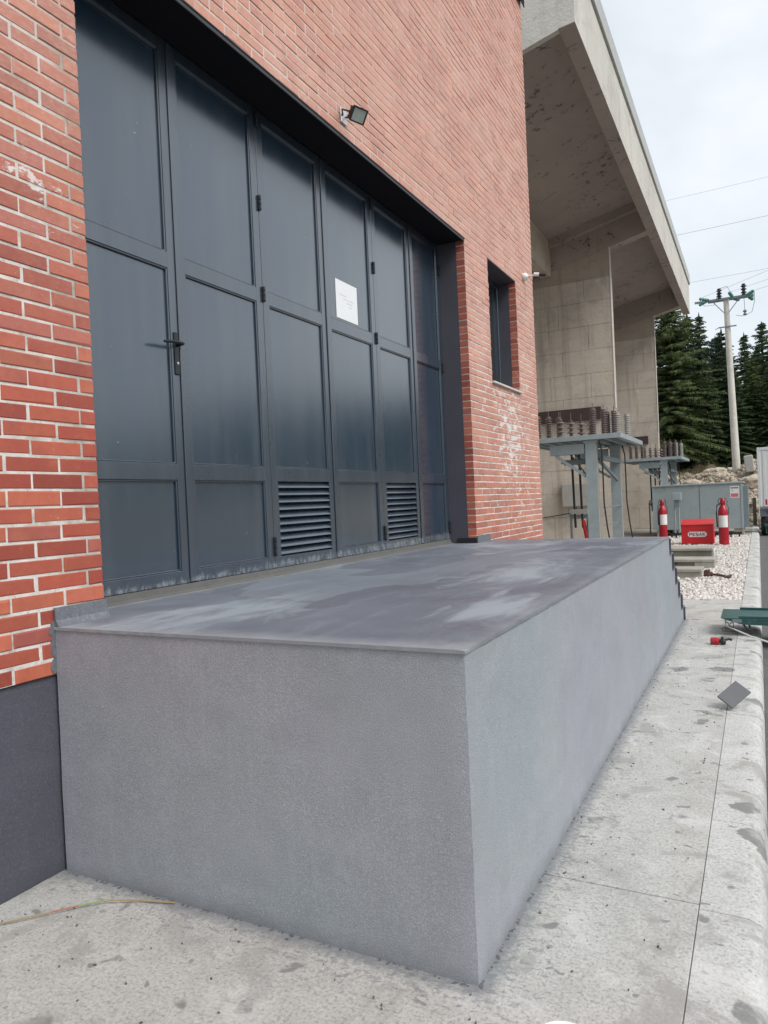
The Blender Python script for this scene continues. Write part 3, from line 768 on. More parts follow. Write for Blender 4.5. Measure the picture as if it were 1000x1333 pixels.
# ------------------------------------------------------------------ PLATFORM
PD, PY0, PY1, PH = 1.953, 2.183, 8.20, 1.10
plat = thing('loading_platform', 'grey rendered concrete loading platform in front of the gate', 'platform', (1, 5, 0))
from mathutils import noise as mn
def wobbly_box(x0, x1, y0, y1, z0, z1, step):
    bm = B(); nx, ny, nz = [max(1, int(round((b - a) / step))) for a, b in ((x0, x1), (y0, y1), (z0, z1))]
    cache = {}
    def V(i, j, k):
        if (i, j, k) not in cache:
            x = x0 + (x1 - x0) * i / nx; y = y0 + (y1 - y0) * j / ny; z = z0 + (z1 - z0) * k / nz
            p_ = Vector((x, y, z)); a_ = mn.noise(p_ * 2.3) * .0035 + mn.noise(p_ * 9) * .0012
            b2 = mn.noise(p_ * 2.1 + Vector((9, 3, 1))) * .0035 + mn.noise(p_ * 9 + Vector((5, 5, 5))) * .0012
            if i == nx: x += a_
            if j == 0: y += b2
            if i == nx and j == 0:
                c_ = .0035 + abs(mn.noise(Vector((1, 1, z * 11)))) * .008; x -= c_; y += c_
            cache[(i, j, k)] = bm.verts.new((x, y, z))
        return cache[(i, j, k)]
    for k in range(nz):
        for i in range(nx):
            for j in (0, ny): bm.faces.new((V(i, j, k), V(i + 1, j, k), V(i + 1, j, k + 1), V(i, j, k + 1)))
        for j in range(ny):
            for i in (0, nx): bm.faces.new((V(i, j, k), V(i, j + 1, k), V(i, j + 1, k + 1), V(i, j, k + 1)))
    for i in range(nx):
        for j in range(ny):
            for k in (0, nz): bm.faces.new((V(i, j, k), V(i + 1, j, k), V(i + 1, j + 1, k), V(i, j + 1, k)))
    return bm
part('platform_body', wobbly_box(0.0, PD, PY0, PY1, -0.02, PH - 0.0138, .04), mBody, plat, smooth=True)
# paint film on top, slightly over the edge with a ragged lip
bm = B()
n = 60
def lip(t, amp=0.0016): return amp * (math.sin(t * 37) * .5 + math.sin(t * 91 + 2) * .35 + math.sin(t * 173) * .3)
top = []; 
for i in range(n + 1): top.append((0.002 + (PD + .006 - .002) * i / n, PY0 - .007 + lip(i / n * 3)))
for i in range(1, n * 2 + 1): top.append((PD + .007 + lip(i / n * 5), PY0 - .007 + (PY1 - PY0 + .010) * i / (2 * n)))
top += [(0.002, PY1 + .003)]
a_ = [bm.verts.new((x, y, PH)) for x, y in top]; b_ = [bm.verts.new((x, y, PH - .0135)) for x, y in top]
bm.faces.new(a_); bm.faces.new(b_)
for k in range(len(top)): bm.faces.new((a_[k], a_[(k + 1) % len(top)], b_[(k + 1) % len(top)], b_[k]))
bmesh.ops.bevel(bm, geom=[e for e in bm.edges if all(v.co.z > PH - .001 for v in e.verts)], offset=.003, segments=1, affect='EDGES')
part('platform_top', bm, mTop, plat)
bm = B(); box(bm, -0.345, 0.0015, Y1L + .002, Y2R - .002, 1.04, 1.0996); part('threshold', bm, mTop, plat)
bm = B(); prism_y(bm, [(0.0035, PH), (0.0035, PH + .085), (.012, PH + .085), (.016, PH + .03), (.034, PH + .0005)], PY0 - .004, Y1L + .004); part('upstand', bm, mSkirt, plat)
bm = B(); prism_y(bm, [(0.0035, PH), (0.0035, PH + .082), (.012, PH + .082), (.014, PH + .004), (.02, PH + .0005)], Y2R - .002, 8.10); part('upstand', bm, mSkirt, plat)
# steps at the far end
NR = 6; rise = PH / NR; tr = 0.262
for k in range(1, NR):
    zt = PH - rise * k; ya = PY1 + .001 + tr * (k - 1)
    bm = B(); box(bm, 0.0, PD - .004, ya + (0 if k == 1 else .0), ya + tr - .001, 0, zt - .02, 0.002); st = part('step', bm, mBody, plat)
    bm = B(); box(bm, 0.0, PD + .012, ya, ya + tr + .012, zt - .0195, zt, 0.003); part('tread', bm, mSkirt, st)
for k in range(NR):
    yr = PY1 + tr * k + (.004 if k == 0 else .001)
    zt = PH - rise * k - .022; zb = max(0.0, PH - rise * (k + 1) + .001)
    bm = B(); box(bm, PD - .045, PD + .018, yr + .0035, yr + .028, zb, zt, 0.002); part('riser_trim', bm, mPlinth, plat)
bm = B()
# cement splashes at the foot of the platform, along front and side
rr = random.Random(5)
for i in range(240):
    if i < 90: x = rr.uniform(0.02, PD); y = PY0 - rr.uniform(0, .012)
    else: x = PD + rr.uniform(0, .012); y = PY0 + rr.uniform(0, 1) ** 1.4 * 6.8
    r = rr.uniform(.002, .007)
    m_ = Matrix.Translation((x, y, 0.001)) @ Matrix.Rotation(rr.uniform(0, PI), 4, 'Z') @ Matrix.Diagonal((rr.uniform(.8, 2.6), rr.uniform(.6, 1.4), .22, 1))
    bmesh.ops.create_icosphere(bm, subdivisions=1, radius=r, matrix=m_)
stuff(part('cement_splashes', bm, mSkirt, plat, smooth=True))

# ------------------------------------------------------------------ CONCRETE HALL
hall = thing('concrete_hall', 'raw concrete hall behind the brick building with a wide cantilevered roof on tall piers', 'building', (-2, 23, 0))
FX = 0.40; FZ0, FZL, FZT = 9.40, 10.66, 11.05; HY0, HY1 = 12.3, 35.0
P1, P2 = 23.0, 33.1
sl = 0.235
def rb_z(x): return 9.36 + sl * (x - 0.12)      # rib bottom
def sb_z(x): return 10.30 + sl * (x - 0.12)     # slab underside
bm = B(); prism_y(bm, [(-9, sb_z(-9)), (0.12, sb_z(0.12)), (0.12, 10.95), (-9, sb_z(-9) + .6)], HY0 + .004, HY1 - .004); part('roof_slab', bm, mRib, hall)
bm = B(); prism_y(bm, [(0.121, 9.375), (FX, FZ0), (FX, FZL), (FX, 10.9), (0.121, 10.9)], HY0, HY1); eb = part('edge_beam', bm, mConcEnd, hall)
bm = B(); prism_y(bm, [(0.123, FZ0 - .030), (FX - .008, FZ0 - .006), (FX - .008, FZ0 - .001), (0.123, 9.374)], HY0 + .003, HY1 - .05); part('beam_underside', bm, mRib, eb)
bm = B(); box(bm, FX + .001, FX + .05, HY0 - .02, HY1 + .02, FZL + .02, FZT, 0.004); box(bm, -8, FX + .05, HY0 - .02, HY1 + .02, FZT + .001, FZT + .03); part('roof_flashing', bm, mCoping, eb)
for (y0, y1, m_) in ((HY0, HY0 + .12, mConcEnd), (P1, P1 + .38, mRib), (P2, P2 + .38, mRib)):
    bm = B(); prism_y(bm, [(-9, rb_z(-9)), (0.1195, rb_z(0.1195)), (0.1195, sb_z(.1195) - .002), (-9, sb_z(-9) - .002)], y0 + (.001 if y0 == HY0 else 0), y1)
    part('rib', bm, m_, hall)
# end wall panel above the first rib, facing the camera
bm = B(); prism_y(bm, [(-9, sb_z(-9)), (0.12, sb_z(.12)), (0.12, 10.95), (-9, 10.95)], HY0 - .0, HY0 + .003); part('end_panel', bm, mConcEnd, hall)
# ledge strip on the ribs
for y0 in (P1,):
    bm = B(); prism_y(bm, [(-9, sb_z(-9) - .24), (0.118, sb_z(.118) - .24), (0.118, sb_z(.118) - .004), (-9, sb_z(-9) - .004)], y0 - .22, y0 - .001); part('rib_haunch', bm, mRib, hall)
# longitudinal beam and back wall
bm = B(); box(bm, -3.1, -2.76, HY0 + .36, P1 - .002, 8.52, 9.62, 0.01); part('longitudinal_beam', bm, mConcP, hall)
bm = B(); box(bm, -9, -4.6, HY0, HY1 - .1, 0, 8.2); part('rear_wall', bm, mConc, hall)
# piers with formwork panels
rp = random.Random(11)
for (py, xr) in ((P1, -0.99), (P2, -0.92)):
    bm = B(); box(bm, -4.59, xr, py + .012, py + .44, 0, rb_z(-4.6) - .002)
    prism_y(bm, [(-4.59, rb_z(-4.6) - .001), (xr, rb_z(-4.6) - .001), (xr, rb_z(xr) - .001), (-4.59, rb_z(-4.59) - .001)], py + .012, py + .379)
    pier = part('pier', bm, mConc, hall)
    z = 0.0; row = 0
    while z < 7.9:
        h = 0.74 if z > 0 else 0.9
        z1 = min(z + h, rb_z(-4.6) - .01)
        xs = [-4.59, -4.0, -2.98 + rp.uniform(-.05, .05), -1.75 + rp.uniform(-.08, .08), xr]
        if row % 2: xs = [-4.59, -3.5, -2.55 + rp.uniform(-.05, .05), xr]
        for xa, xb_ in zip(xs[:-1], xs[1:]):
            bm = B(); dpt = rp.uniform(0, .009)
            box(bm, xa + .006, xb_ - .006 if xb_ != xr else xb_ + .0, py + dpt - .004, py + .0115, z + .005, z1 - .005, 0.004)
            part('formwork_panel', bm, mConcP, pier)
        z = z1; row += 1
        if z1 >= rb_z(-4.6) - .02: break
    bm = B(); box(bm, xr + .0005, xr + .035, py - .012, py + .10, 4.2, rb_z(xr) + .02, 0.006); part('sky_lit_side_strip', bm, mSill, pier)  # pale colour painted for the pier's sky-lit side face, no downpipe there
    bm = B(); box(bm, -4.5, xr - .40, py - .16, py - .006, 3.9 if py == P1 else 3.66, 4.28 if py == P1 else 4.0, 0.006)
    part('steel_channel', bm, mBand, pier)

# ------------------------------------------------------------------ SWITCHYARD GANTRIES
def bushing(bm, c, h, r=0.05, n=9, core=0.026, rod=0.10):
    prof = [(core * 1.5, 0), (core * 1.5, .03)]
    z = .03; st = (h - .03) / n
    for k in range(n):
        prof += [(core, z + st * .1), (core, z + st * .35), (r, z + st * .45), (r * .92, z + st * .58), (core, z + st * .9)]
        z += st
    prof += [(core * 1.2, h), (core * 1.2, h + .03), (.008, h + .035), (.008, h + .035 + rod)]
    lathe(bm, prof, c, 10)
def make_gantry():
    t = thing('steel_gantry', 'galvanised steel gantry carrying porcelain insulators just beyond the brick building', 'gantry', (-.3, 15.5, 0), 'insulator gantries')
    y0 = 15.4; zp = 2.83
    q = B(); 
    box(q, -1.75, .30, y0, y0 + .06, zp - .10, zp, .004); box(q, -1.75, .30, y0 + 3.1, y0 + 3.16, zp - .10, zp, .004)
    box(q, -1.81, -1.751, y0, y0 + 3.16, zp - .10, zp, .004); box(q, .301, .36, y0, y0 + 3.16, zp - .10, zp, .004)
    part('platform_frame', q, mGalv, t)
    q = B(); box(q, -1.75, .30, y0 + .061, y0 + 3.099, zp - .022, zp - .004); part('deck_plate', q, mGalvD, t)
    for k in range(8):
        q = B(); xx = -1.6 + k * .26; box(q, xx, xx + .05, y0 + .062, y0 + 3.098, zp - .085, zp - .0225); part('deck_joist', q, mGalv, t)
    for (cx, cy) in ((-.28, y0 + .22), (-.20, y0 + 2.6)):
        q = B()
        box(q, cx - .11, cx + .11, cy - .11, cy - .098, 0.0, zp - .102); box(q, cx - .11, cx + .11, cy + .098, cy + .11, 0.0, zp - .102)
        box(q, cx - .006, cx + .006, cy - .0975, cy + .0975, 0.0, zp - .102)
        box(q, cx - .2, cx + .2, cy - .18, cy + .18, 0.0, 0.03)
        part('column', q, mGalv, t)
        q = B(); box(q, cx + .1105, cx + .122, cy - .109, cy + .0, 0.0, zp - .17); part('lit_column_flange', q, mCoping, t)  # paler steel paints in the lit right side of the column
        q = B(); box(q, -1.14, cx - .14, cy - .09, cy - .08, 2.46, 2.66); box(q, -1.14, cx - .14, cy - .08, cy + .02, 2.45, 2.4595); box(q, -1.14, cx - .14, cy - .08, cy + .02, 2.6605, 2.67)
        part('cantilever_arm', q, mGalv, t)
        q = B(); beam(q, (-1.03, cy - .04, 2.44), (cx - .13, cy - .04, 1.98), .07, .06); part('brace', q, mGalv, t)
        q = B(); box(q, cx - .14, cx + .14, cy - .13, cy + .13, zp - .16, zp - .1025, .004); part('cap_plate', q, mGalv, t)
    q = B(); box(q, -.14, -.06, y0 + .34, y0 + 2.49, 2.30, 2.40); box(q, -.9, -.2, y0 + .34, y0 + .44, 2.24, 2.34); part('tie_beam', q, mGalvD, t)
    for bx, bz in ((-.95, 2.1), (-.95, 1.75)):
        q = B(); beam(q, (bx, y0 + .5, 2.7), (-.28, y0 + .5, bz), .045, .03); part('brace', q, mGalvD, t)
    q = B(); box(q, -1.0, -.3, y0 + .5, y0 + .56, 2.28, 2.36); part('tie_beam', q, mGalv, t)
    q = B(); beam(q, (-.14, y0 + 2.4, 1.9), (-.2, y0 + .4, 2.34), .06, .05); part('brace', q, mGalvD, t)
    q = B(); tube(q, [(-.1, y0 + .3, 1.30), (-.1, y0 + 2.5, 1.30)], .014, 6); tube(q, [(-.1, y0 + .3, .92), (-.1, y0 + 2.5, .92)], .010, 6); part('tie_rod', q, mGalvD, t)
    # porcelain
    for i in range(3):
        q = B(); bushing(q, (-1.46 + i * .17, y0 + .45 + i * .25, zp), .50, .082, 9, .045); part('bushing', q, mPorc, t, smooth=True)
    for i in range(4):
        q = B(); bushing(q, (-.93 + i * .145, y0 + .3 + i * .35, zp - .05), .42, .095, 4, .034, .16); part('post_insulator', q, mPorc, t, smooth=True)
    for i in range(3):
        for j in range(2):
            q = B(); bushing(q, (-.25 + i * .14 + j * .13, y0 + .35 + i * .45 + j * .95, zp), .56, .078, 11, .048); part('bushing', q, mPorcL if (j and i) else mPorc, t, smooth=True)
    # bus cables: from the deck down, sleeves red near the ground
    for i in range(3):
        xx = -.86 + i * .16; yy = y0 + .9
        q = B(); tube(q, [(xx, yy, zp - .1), (xx + .01, yy, 2.2), (xx + .02, yy, 1.3), (xx + .03, yy, .86)], .026, 8); part('cable', q, mCable, t, smooth=True)
    for i in range(2):
        q = B(); tube(q, [(-.66 + i * .13, yy, 1.02), (-.58 + i * .12, yy, .55), (-.5 + i * .12, yy, -.02)], .045, 8); part('cable_sleeve', q, mRedC, t, smooth=True)
    q = B(); box(q, -.93, -.55, yy - .06, yy + .06, 1.17, 1.27, .004); part('cable_clamp_bar', q, mPorcL, t)
    q = B()
    for xx in (-.95, -.585): box(q, xx, xx + .045, yy - .02, yy + .03, 0, 1.169)
    box(q, -.904, -.586, yy - .015, yy + .015, 1.06, 1.15)
    part('cable_stand', q, mGalvD, t)
    for (ax, ay) in ((-.085, y0 + .13), (.0, y0 + 2.52)):
        q = B(); tube(q, [(ax - .02, ay, zp - .12), (ax + .03, ay, 2.5), (ax + .035, ay, 2.0), (ax + .035, ay, 1.4), (ax + .08, ay, .9), (ax + .15, ay, .4), (ax + .17, ay, 0.0)], .016, 7); part('earth_cable', q, mCable, t, smooth=True)
    return t
g1 = make_gantry()
g2 = copy_tree(g1); g2.location = (-.24, 28.2, 0.0)
g2['label'] = 'second galvanised insulator gantry rising behind the long grey cabinet'
# box on the first pier
t = thing('junction_box', 'pale grey electrical box on the concrete pier behind the near gantry', 'electrical box', (-2.3, P1 - .1, 1.2))
q = B(); box(q, -2.68, -1.84, P1 - .21, P1 - .012, 1.22, 1.96, .012); part('box_body', q, mPorcL, t)
q = B(); box(q, -2.655, -1.865, P1 - .228, P1 - .2105, 1.245, 1.935, .008); part('box_door', q, mPorcL, t)
q = B(); tube(q, [(-4.4, P1 - .02, .88), (-3.4, P1 - .03, .90), (-2.9, P1 - .03, .97), (-2.3, P1 - .03, 1.05), (-2.26, P1 - .03, 1.22)], .012, 6)
part('conduit', q, mCable, t, smooth=True)

# ------------------------------------------------------------------ CABINET, FIRE POINT
cab = thing('transformer_cabinet', 'long low light grey metal cabinet with a warning sticker behind the red box', 'cabinet', (.95, 28.2, 0))
CX0, CX1, CY0, CY1 = -.52, 2.34, 27.2, 29.8
q = B(); box(q, CX0, 1.0 - .004, CY0, CY1, .22, 1.74, .006); part('body', q, mCab, cab)
q = B(); box(q, 1.0 + .004, CX1, CY0, CY1, .22, 1.74, .006); part('body', q, mCab, cab)
q = B(); box(q, CX0 - .03, CX1 + .05, CY0 - .04, CY1 + .04, 1.7405, 1.80, .012); part('lid', q, mCab, cab)
q = B(); box(q, CX1 - .06, CX1 + .012, CY0 - .012, CY0 + .0, .22, 1.738, .003); part('corner_post', q, mGalv, cab); q = B(); box(q, CX0 - .012, CX0 + .05, CY0 - .012, CY0, .22, 1.738, .003); part('corner_post', q, mGalv, cab)
q = B(); box(q, CX1 + .001, CX1 + .16, CY0 + .35, CY1 - .3, .25, 1.66, .01); part('side_cover', q, mGalvD, cab)
q = B()
for xx in (CX0 + .1, .9, CX1 - .3): box(q, xx, xx + .3, CY0 + .05, CY1 - .1, 0, .219)
part('foot', q, mConc, cab)
q = B(); box(q, .998, 1.002, CY0 - .003, CY0 + .01, .23, 1.73); part('door_seam', q, mBlack, cab)
q = B(); box(q, 1.96, 2.24, CY0 - .005, CY0 - .001, 1.26, 1.66); stk = part('warning_sticker', q, mLabel, cab)
q = B()
for k in range(5): box(q, 1.985 + k * .048, 1.985 + k * .048 + .038, CY0 - .0075, CY0 - .0055, 1.575, 1.615)
box(q, 2.03, 2.05, CY0 - .0075, CY0 - .0055, 1.49, 1.53)
part('sticker_lettering', q, mInkB, stk)
q = B(); box(q, 1.985, 2.215, CY0 - .0075, CY0 - .0055, 1.29, 1.41, .0005); part('sticker_red_field', q, mPink, stk)
# small box on a post in front
t = thing('meter_post', 'small grey box on a double post left in front of the long cabinet', 'post box', (.33, 26.6, 0))
q = B(); box(q, .18, .48, 26.5, 26.68, 1.26, 1.52, .012); part('box_body', q, mGalv, t)
q = B(); box(q, .24, .40, 26.54, 26.64, 1.02, 1.259, .006); part('box_neck', q, mGalvD, t)
for xx in (.25, .38):
    q = B(); tube(q, [(xx, 26.6, 0), (xx, 26.6, 1.02)], .026, 8); part('post', q, mGalv, t, smooth=True)
# black rail on feet
t = thing('black_rail', 'low black steel rail on short legs behind the extinguishers', 'rail', (1.2, 26.0, 0))
q = B(); box(q, .12, 2.30, 25.97, 26.03, .10, .17, .004); part('rail_bar', q, mBlack, t)
for xx in (.16, .30, 1.48, 1.95, 2.2):
    q = B(); box(q, xx, xx + .05, 25.96, 26.04, -.03, .0995); part('leg', q, mBlack, t)
# PESAK box
pes = thing('sand_box', 'bright red sand box with a white PESAK plate on the gravel', 'sand box', (1.2, 22.9, 0))
q = B(); box(q, .775, 1.635, 22.7, 23.3, .02, .56, .008); part('box_body', q, mRedBox, pes)
q = B(); prism_x(q, [(22.68, .561), (23.33, .70), (23.33, .72), (22.68, .585)], .765, 1.645); part('lid', q, mRedBox, pes)
q = B(); 
box(q, .955, 1.455, 22.692, 22.699, .225, .375); bmesh.ops.bevel(q, geom=[e for e in q.edges if abs(e.verts[0].co.y - e.verts[1].co.y) > .004], offset=.03, segments=4, affect='EDGES')
plate = part('name_plate', q, mLabel, pes)
def letters(txt, x0, z0, h, w, gap, y, st, parent, m):
    G = {'P': [(0, 0, 0, 1), (0, 1, 1, 1), (1, 1, 1, .5), (1, .5, 0, .5)], 'E': [(0, 0, 0, 1), (0, 1, 1, 1), (0, .5, .8, .5), (0, 0, 1, 0)],
         'S': [(1, 1, 0, 1), (0, 1, 0, .5), (0, .5, 1, .5), (1, .5, 1, 0), (1, 0, 0, 0)], 'A': [(0, 0, .5, 1), (.5, 1, 1, 0), (.22, .38, .78, .38)],
         'K': [(0, 0, 0, 1), (0, .5, 1, 1), (.2, .55, 1, 0)]}
    for i, ch in enumerate(txt):
        q = B(); xx = x0 + i * (w + gap)
        for k, (a, b, c_, d_) in enumerate(G[ch]):
            p0 = Vector((xx + a * w, y - .0004 * k, z0 + b * h)); p1 = Vector((xx + c_ * w, y - .0004 * k, z0 + d_ * h))
            dv = p1 - p0; L_ = dv.length; ang = math.atan2(dv.z, dv.x)
            mm = Matrix.Translation(p0) @ Matrix.Rotation(-ang, 4, 'Y')
            box(q, -st / 2, L_ + st / 2, -.002, 0, -st / 2, st / 2, mat=mm)
        part('letter', q, m, parent)
letters('PESAK', 1.0, .263, .075, .055, .033, 22.6915, .017, plate, mInk)
# extinguishers
def make_ext():
    t = thing('fire_extinguisher', 'tall red fire extinguisher right of the red PESAK box', 'fire extinguisher', (1.91, 22.5, 0), 'fire extinguishers')
    c = (1.91, 22.5, 0)
    q = B(); lathe(q, [(.10, 0), (.128, .015), (.13, .10), (.126, .12), (.13, .14), (.13, .93), (.125, .97), (.095, 1.06), (.055, 1.11), (.05, 1.14)], c, 20); part('cylinder', q, mRed, t, smooth=True)
    q = B(); av = []
    for k in range(11):
        an = math.radians(-150 + 12 * k); av.append([q.verts.new((c[0] + .1325 * math.cos(an), c[1] + .1325 * math.sin(an), z_)) for z_ in (.50, .83)])
    for k in range(10): q.faces.new((av[k][0], av[k + 1][0], av[k + 1][1], av[k][1]))
    part('paper_label', q, mLabel, t, smooth=True)
    q = B(); lathe(q, [(.062, 1.141), (.07, 1.16), (.07, 1.24), (.05, 1.30), (.03, 1.32)], c, 14); part('valve_guard', q, mRed, t, smooth=True)
    q = B(); tube(q, [(c[0] - .03, c[1] - .01, 1.10), (c[0] - .10, c[1], 1.14), (c[0] - .12, c[1], 1.24), (c[0] - .08, c[1], 1.31), (c[0] + .08, c[1], 1.31), (c[0] + .12, c[1], 1.22), (c[0] + .10, c[1], 1.12)], .011, 6); part('carry_frame', q, mBlack, t, smooth=True)
    q = B(); tube(q, [(c[0] - .06, c[1] - .02, 1.18), (c[0] - .15, c[1] - .03, 1.12), (c[0] - .165, c[1] - .04, .9), (c[0] - .16, c[1] - .04, .62), (c[0] - .155, c[1] - .04, .5)], .014, 6, taper=.024); part('hose', q, mCable, t, smooth=True)
    q = B(); tube(q, [(c[0] + .09, c[1] - .02, 1.14), (c[0] + .15, c[1] - .02, 1.05), (c[0] + .14, c[1] - .02, .85)], .009, 6); part('bracket_rod', q, mBlack, t, smooth=True)
    return t
e1 = make_ext(); e2 = copy_tree(e1); e2.location = (.02, 25.1, 0); e2.rotation_euler = (0, 0, .5)
e2['label'] = 'tall red fire extinguisher in front of the left end of the long grey cabinet'

# ------------------------------------------------------------------ GRAVEL, SLABS
bm = B(); box(bm, -.2, 2.555, 11.362, 27.1, -.15, -.03); gb = struct(obj('gravel_bed', bm, mGround))
rs = np.random.RandomState(4)
def rock_base(k):
    b = bmesh.new(); bmesh.ops.create_icosphere(b, subdivisions=1, radius=1)
    r = random.Random(k)
    for v in b.verts: v.co *= r.uniform(.72, 1.15)
    V = np.array([v.co[:] for v in b.verts]); Fc = [tuple(v.index for v in f.verts) for f in b.faces]; b.free(); return V, Fc
def scatter(name, pts, sizes, m, flat=(.75, 1.0), variants=6):
    base = [rock_base(k) for k in range(variants)]
    AV, AF, AT = [], [], []; n = 0
    for i, (p_, s_) in enumerate(zip(pts, sizes)):
        V, Fc = base[i % variants]
        e = Euler((rs.uniform(0, 6.3), rs.uniform(0, 6.3), rs.uniform(0, 6.3))).to_matrix()
        d = np.array([rs.uniform(.7, 1.2), rs.uniform(.7, 1.2), rs.uniform(*flat)]) * s_
        P = (V * d) @ np.array(e).T + np.array(p_)
        AV.append(P); AF += [tuple(q + n for q in f) for f in Fc]; n += len(V)
        AT.append(np.repeat([[rs.rand(), rs.rand(), 0]], len(V), 0))
    AV = np.concatenate(AV)
    me = bpy.data.meshes.new(name); me.from_pydata(AV.tolist(), [], AF); me.update(); set_tint(me, np.concatenate(AT))
    return link(name, me, m)
pts, sz = [], []
N = 16000
ys = 11.37 + 15.7 * rs.rand(N) ** 1.35; xs = -.1 + 2.635 * rs.rand(N)
for x, y in zip(xs, ys):
    if x < 1.75 and 13.7 < y < 17.6 and rs.rand() < .9 and x > .3: continue
    s_ = rs.uniform(.019, .044)
    pts.append((x, y, -.035 + rs.uniform(0, .035))); sz.append(s_)
gv = scatter('gravel', pts, sz, mStone)
stuff(gv); gv['label'] = 'coarse white crushed stone between the pavement and the cabinet'; gv['category'] = 'gravel'
# weathered concrete slabs, stepped
SL = [('weathered concrete slab nearest the platform, lowest of the three by the gravel', .55, 1.86, 14.2, 14.75, -.04, .15),
      ('middle weathered concrete slab with a shadow gap painted dark along its front edge', .35, 2.00, 15.75, 16.45, -.04, .19),
      ('rearmost weathered concrete slab, in front of the red PESAK box', .15, 1.84, 18.1, 18.9, -.04, .24)]
for k, (lb, x0, x1, y0, y1, z0, z1) in enumerate(SL):
    t = thing('concrete_slab', lb, 'slab', ((x0 + x1) / 2, (y0 + y1) / 2, 0), 'weathered concrete slabs on the gravel')
    q = B(); box(q, x0, x1, y0, y1, z1 - .06, z1, .008); part('slab_top', q, mSlab, t)
    q = B(); box(q, x0 + .02, (x1 - .02) if k != 1 else 1.62, y0 + .03, y1 - .02, z0, z1 - .061, .006); part('slab_edge', q, mSlabF if k else mSlab, t)
    if k == 1:
        q = B(); box(q, 1.621, x1 - .01, y0 + .01, y1 - .02, z0, z1 - .061, .006); part('slab_end', q, mSlab, t)
        q = B(); box(q, x0 + .3, 1.3, y0 + .020, y0 + .0295, z1 - .10, z1 - .065); part('painted_shadow_gap', q, mBlack, t)  # solid black strip painted in for the shade of a gap
# rusty fitting on the gravel
t = thing('rusty_fitting', 'dark rusty pipe fitting lying on the white gravel', 'scrap metal', (2.05, 14.2, 0))
q = B(); lathe(q, [(.05, -.07), (.065, -.06), (.065, .02), (.045, .04), (.04, .08)], (1.95, 14.3, .05), 10, axis='x'); box(q, 1.90, 1.99, 14.24, 14.36, .06, .13, .01); part('elbow', q, mRust, t)
q = B(); tube(q, [(2.02, 14.28, .05), (2.14, 14.22, .04), (2.24, 14.15, .03)], .022, 7); part('pipe', q, mRust, t)
q = B(); box(q, 2.22, 2.33, 14.06, 14.18, 0, .045, .008); box(q, 2.31, 2.345, 14.10, 14.22, .02, .06, .006); part('flange', q, mBrown, t)

# ------------------------------------------------------------------ SMALL THINGS ON THE PAVEMENT
# plastering float
t = thing('plastering_float', 'dark grey rectangular plastering float tipped over its brown handle beside the kerb joint', 'float', (2.62, 5.86, 0))
_p2, _u, _v = Vector((2.600, 5.66, .020)), Vector((.113, .126, .085)).normalized(), Vector((-.075, .06, .072))
_v = (_v - _v.dot(_u) * _u).normalized(); _w = _u.cross(_v)
_c = _p2 + _u * .095 + _v * .0625
rot = Matrix(((_u.x, _v.x, _w.x, _c.x), (_u.y, _v.y, _w.y, _c.y), (_u.z, _v.z, _w.z, _c.z), (0, 0, 0, 1)))
q = B(); box(q, -.10, .10, -.064, .064, 0, .012, .002, mat=rot); part('float_pad', q, mFloatG, t)
q = B(); box(q, -.097, .097, -.061, .061, -.006, -.0005, .001, mat=rot); part('backing_plate', q, mCement, t)
q = B(); tube(q, [rot @ Vector((-.05, 0, -.04)), rot @ Vector((0, 0, -.046)), rot @ Vector((.06, 0, -.04))], .016, 8); box(q, -.05, -.03, -.012, .012, -.04, -.006, mat=rot); box(q, .03, .05, -.012, .012, -.04, -.006, mat=rot); part('handle', q, mBrown, t, smooth=True)
# red and black tool
t = thing('spray_tool', 'small red and black trigger tool lying on the pavement', 'tool', (2.42, 8.08, 0))
q = B(); lathe(q, [(.02, -.05), (.036, -.045), (.04, 0), (.036, .03), (.02, .04)], (2.375, 8.06, .035), 12, axis='x'); part('body', q, mRed, t, smooth=True)
q = B(); lathe(q, [(.015, .04), (.03, .045), (.033, .075), (.024, .095)], (2.375, 8.06, .033), 12, axis='x'); tube(q, [(2.46, 8.05, .05), (2.50, 8.06, .06), (2.525, 8.05, .055)], .012, 7); box(q, 2.425, 2.45, 8.04, 8.08, .055, .08, .004); part('nozzle', q, mBlack, t)
# green trolley
t = thing('green_platform_trolley', 'bottle green steel platform trolley standing across the kerb at the right edge', 'trolley', (2.9, 8.7, 0))
q = B(); prism_y(q, [(2.40, .195), (2.44, .178), (2.62, .125), (3.9, .125), (3.9, .195)], 8.55, 9.2); 
bmesh.ops.bevel(q, geom=q.edges[:], offset=.006, segments=1, affect='EDGES'); part('tray', q, mGreen, t)
q = B()
for yy in (8.552, 9.18): box(q, 2.58, 3.9, yy, yy + .018, .1955, .218, .003)
part('tray_rim', q, mGreen, t)
q = B(); box(q, 2.52, 2.61, 8.545, 8.549, .15, .185); part('name_plate', q, mGalvD, t)
for (a, b) in (((2.62, 8.6, .13), (2.70, 8.59, .0)), ((2.62, 9.12, .13), (2.68, 9.14, 0.0)), ((3.6, 8.6, .13), (3.66, 8.58, -.12)), ((3.6, 9.12, .13), (3.66, 9.14, -.12))):
    q = B(); tube(q, [a, b], .010, 6); part('leg', q, mBlack, t)
q = B()
for p0, p1 in (((2.44, 8.80, .17), (2.44, 8.80, .003)), ((2.52, 8.80, .13), (2.52, 8.80, .003)), ((2.44, 8.80, .13), (2.52, 8.80, .02)), ((2.52, 8.80, .13), (2.44, 8.80, .02)), ((2.44, 8.80, .1), (2.52, 8.80, .1)), ((2.40, 8.80, .01), (2.56, 8.80, .01))):
    tube(q, [p0, p1], .004, 5)
part('wire_stand', q, mGalvD, t)
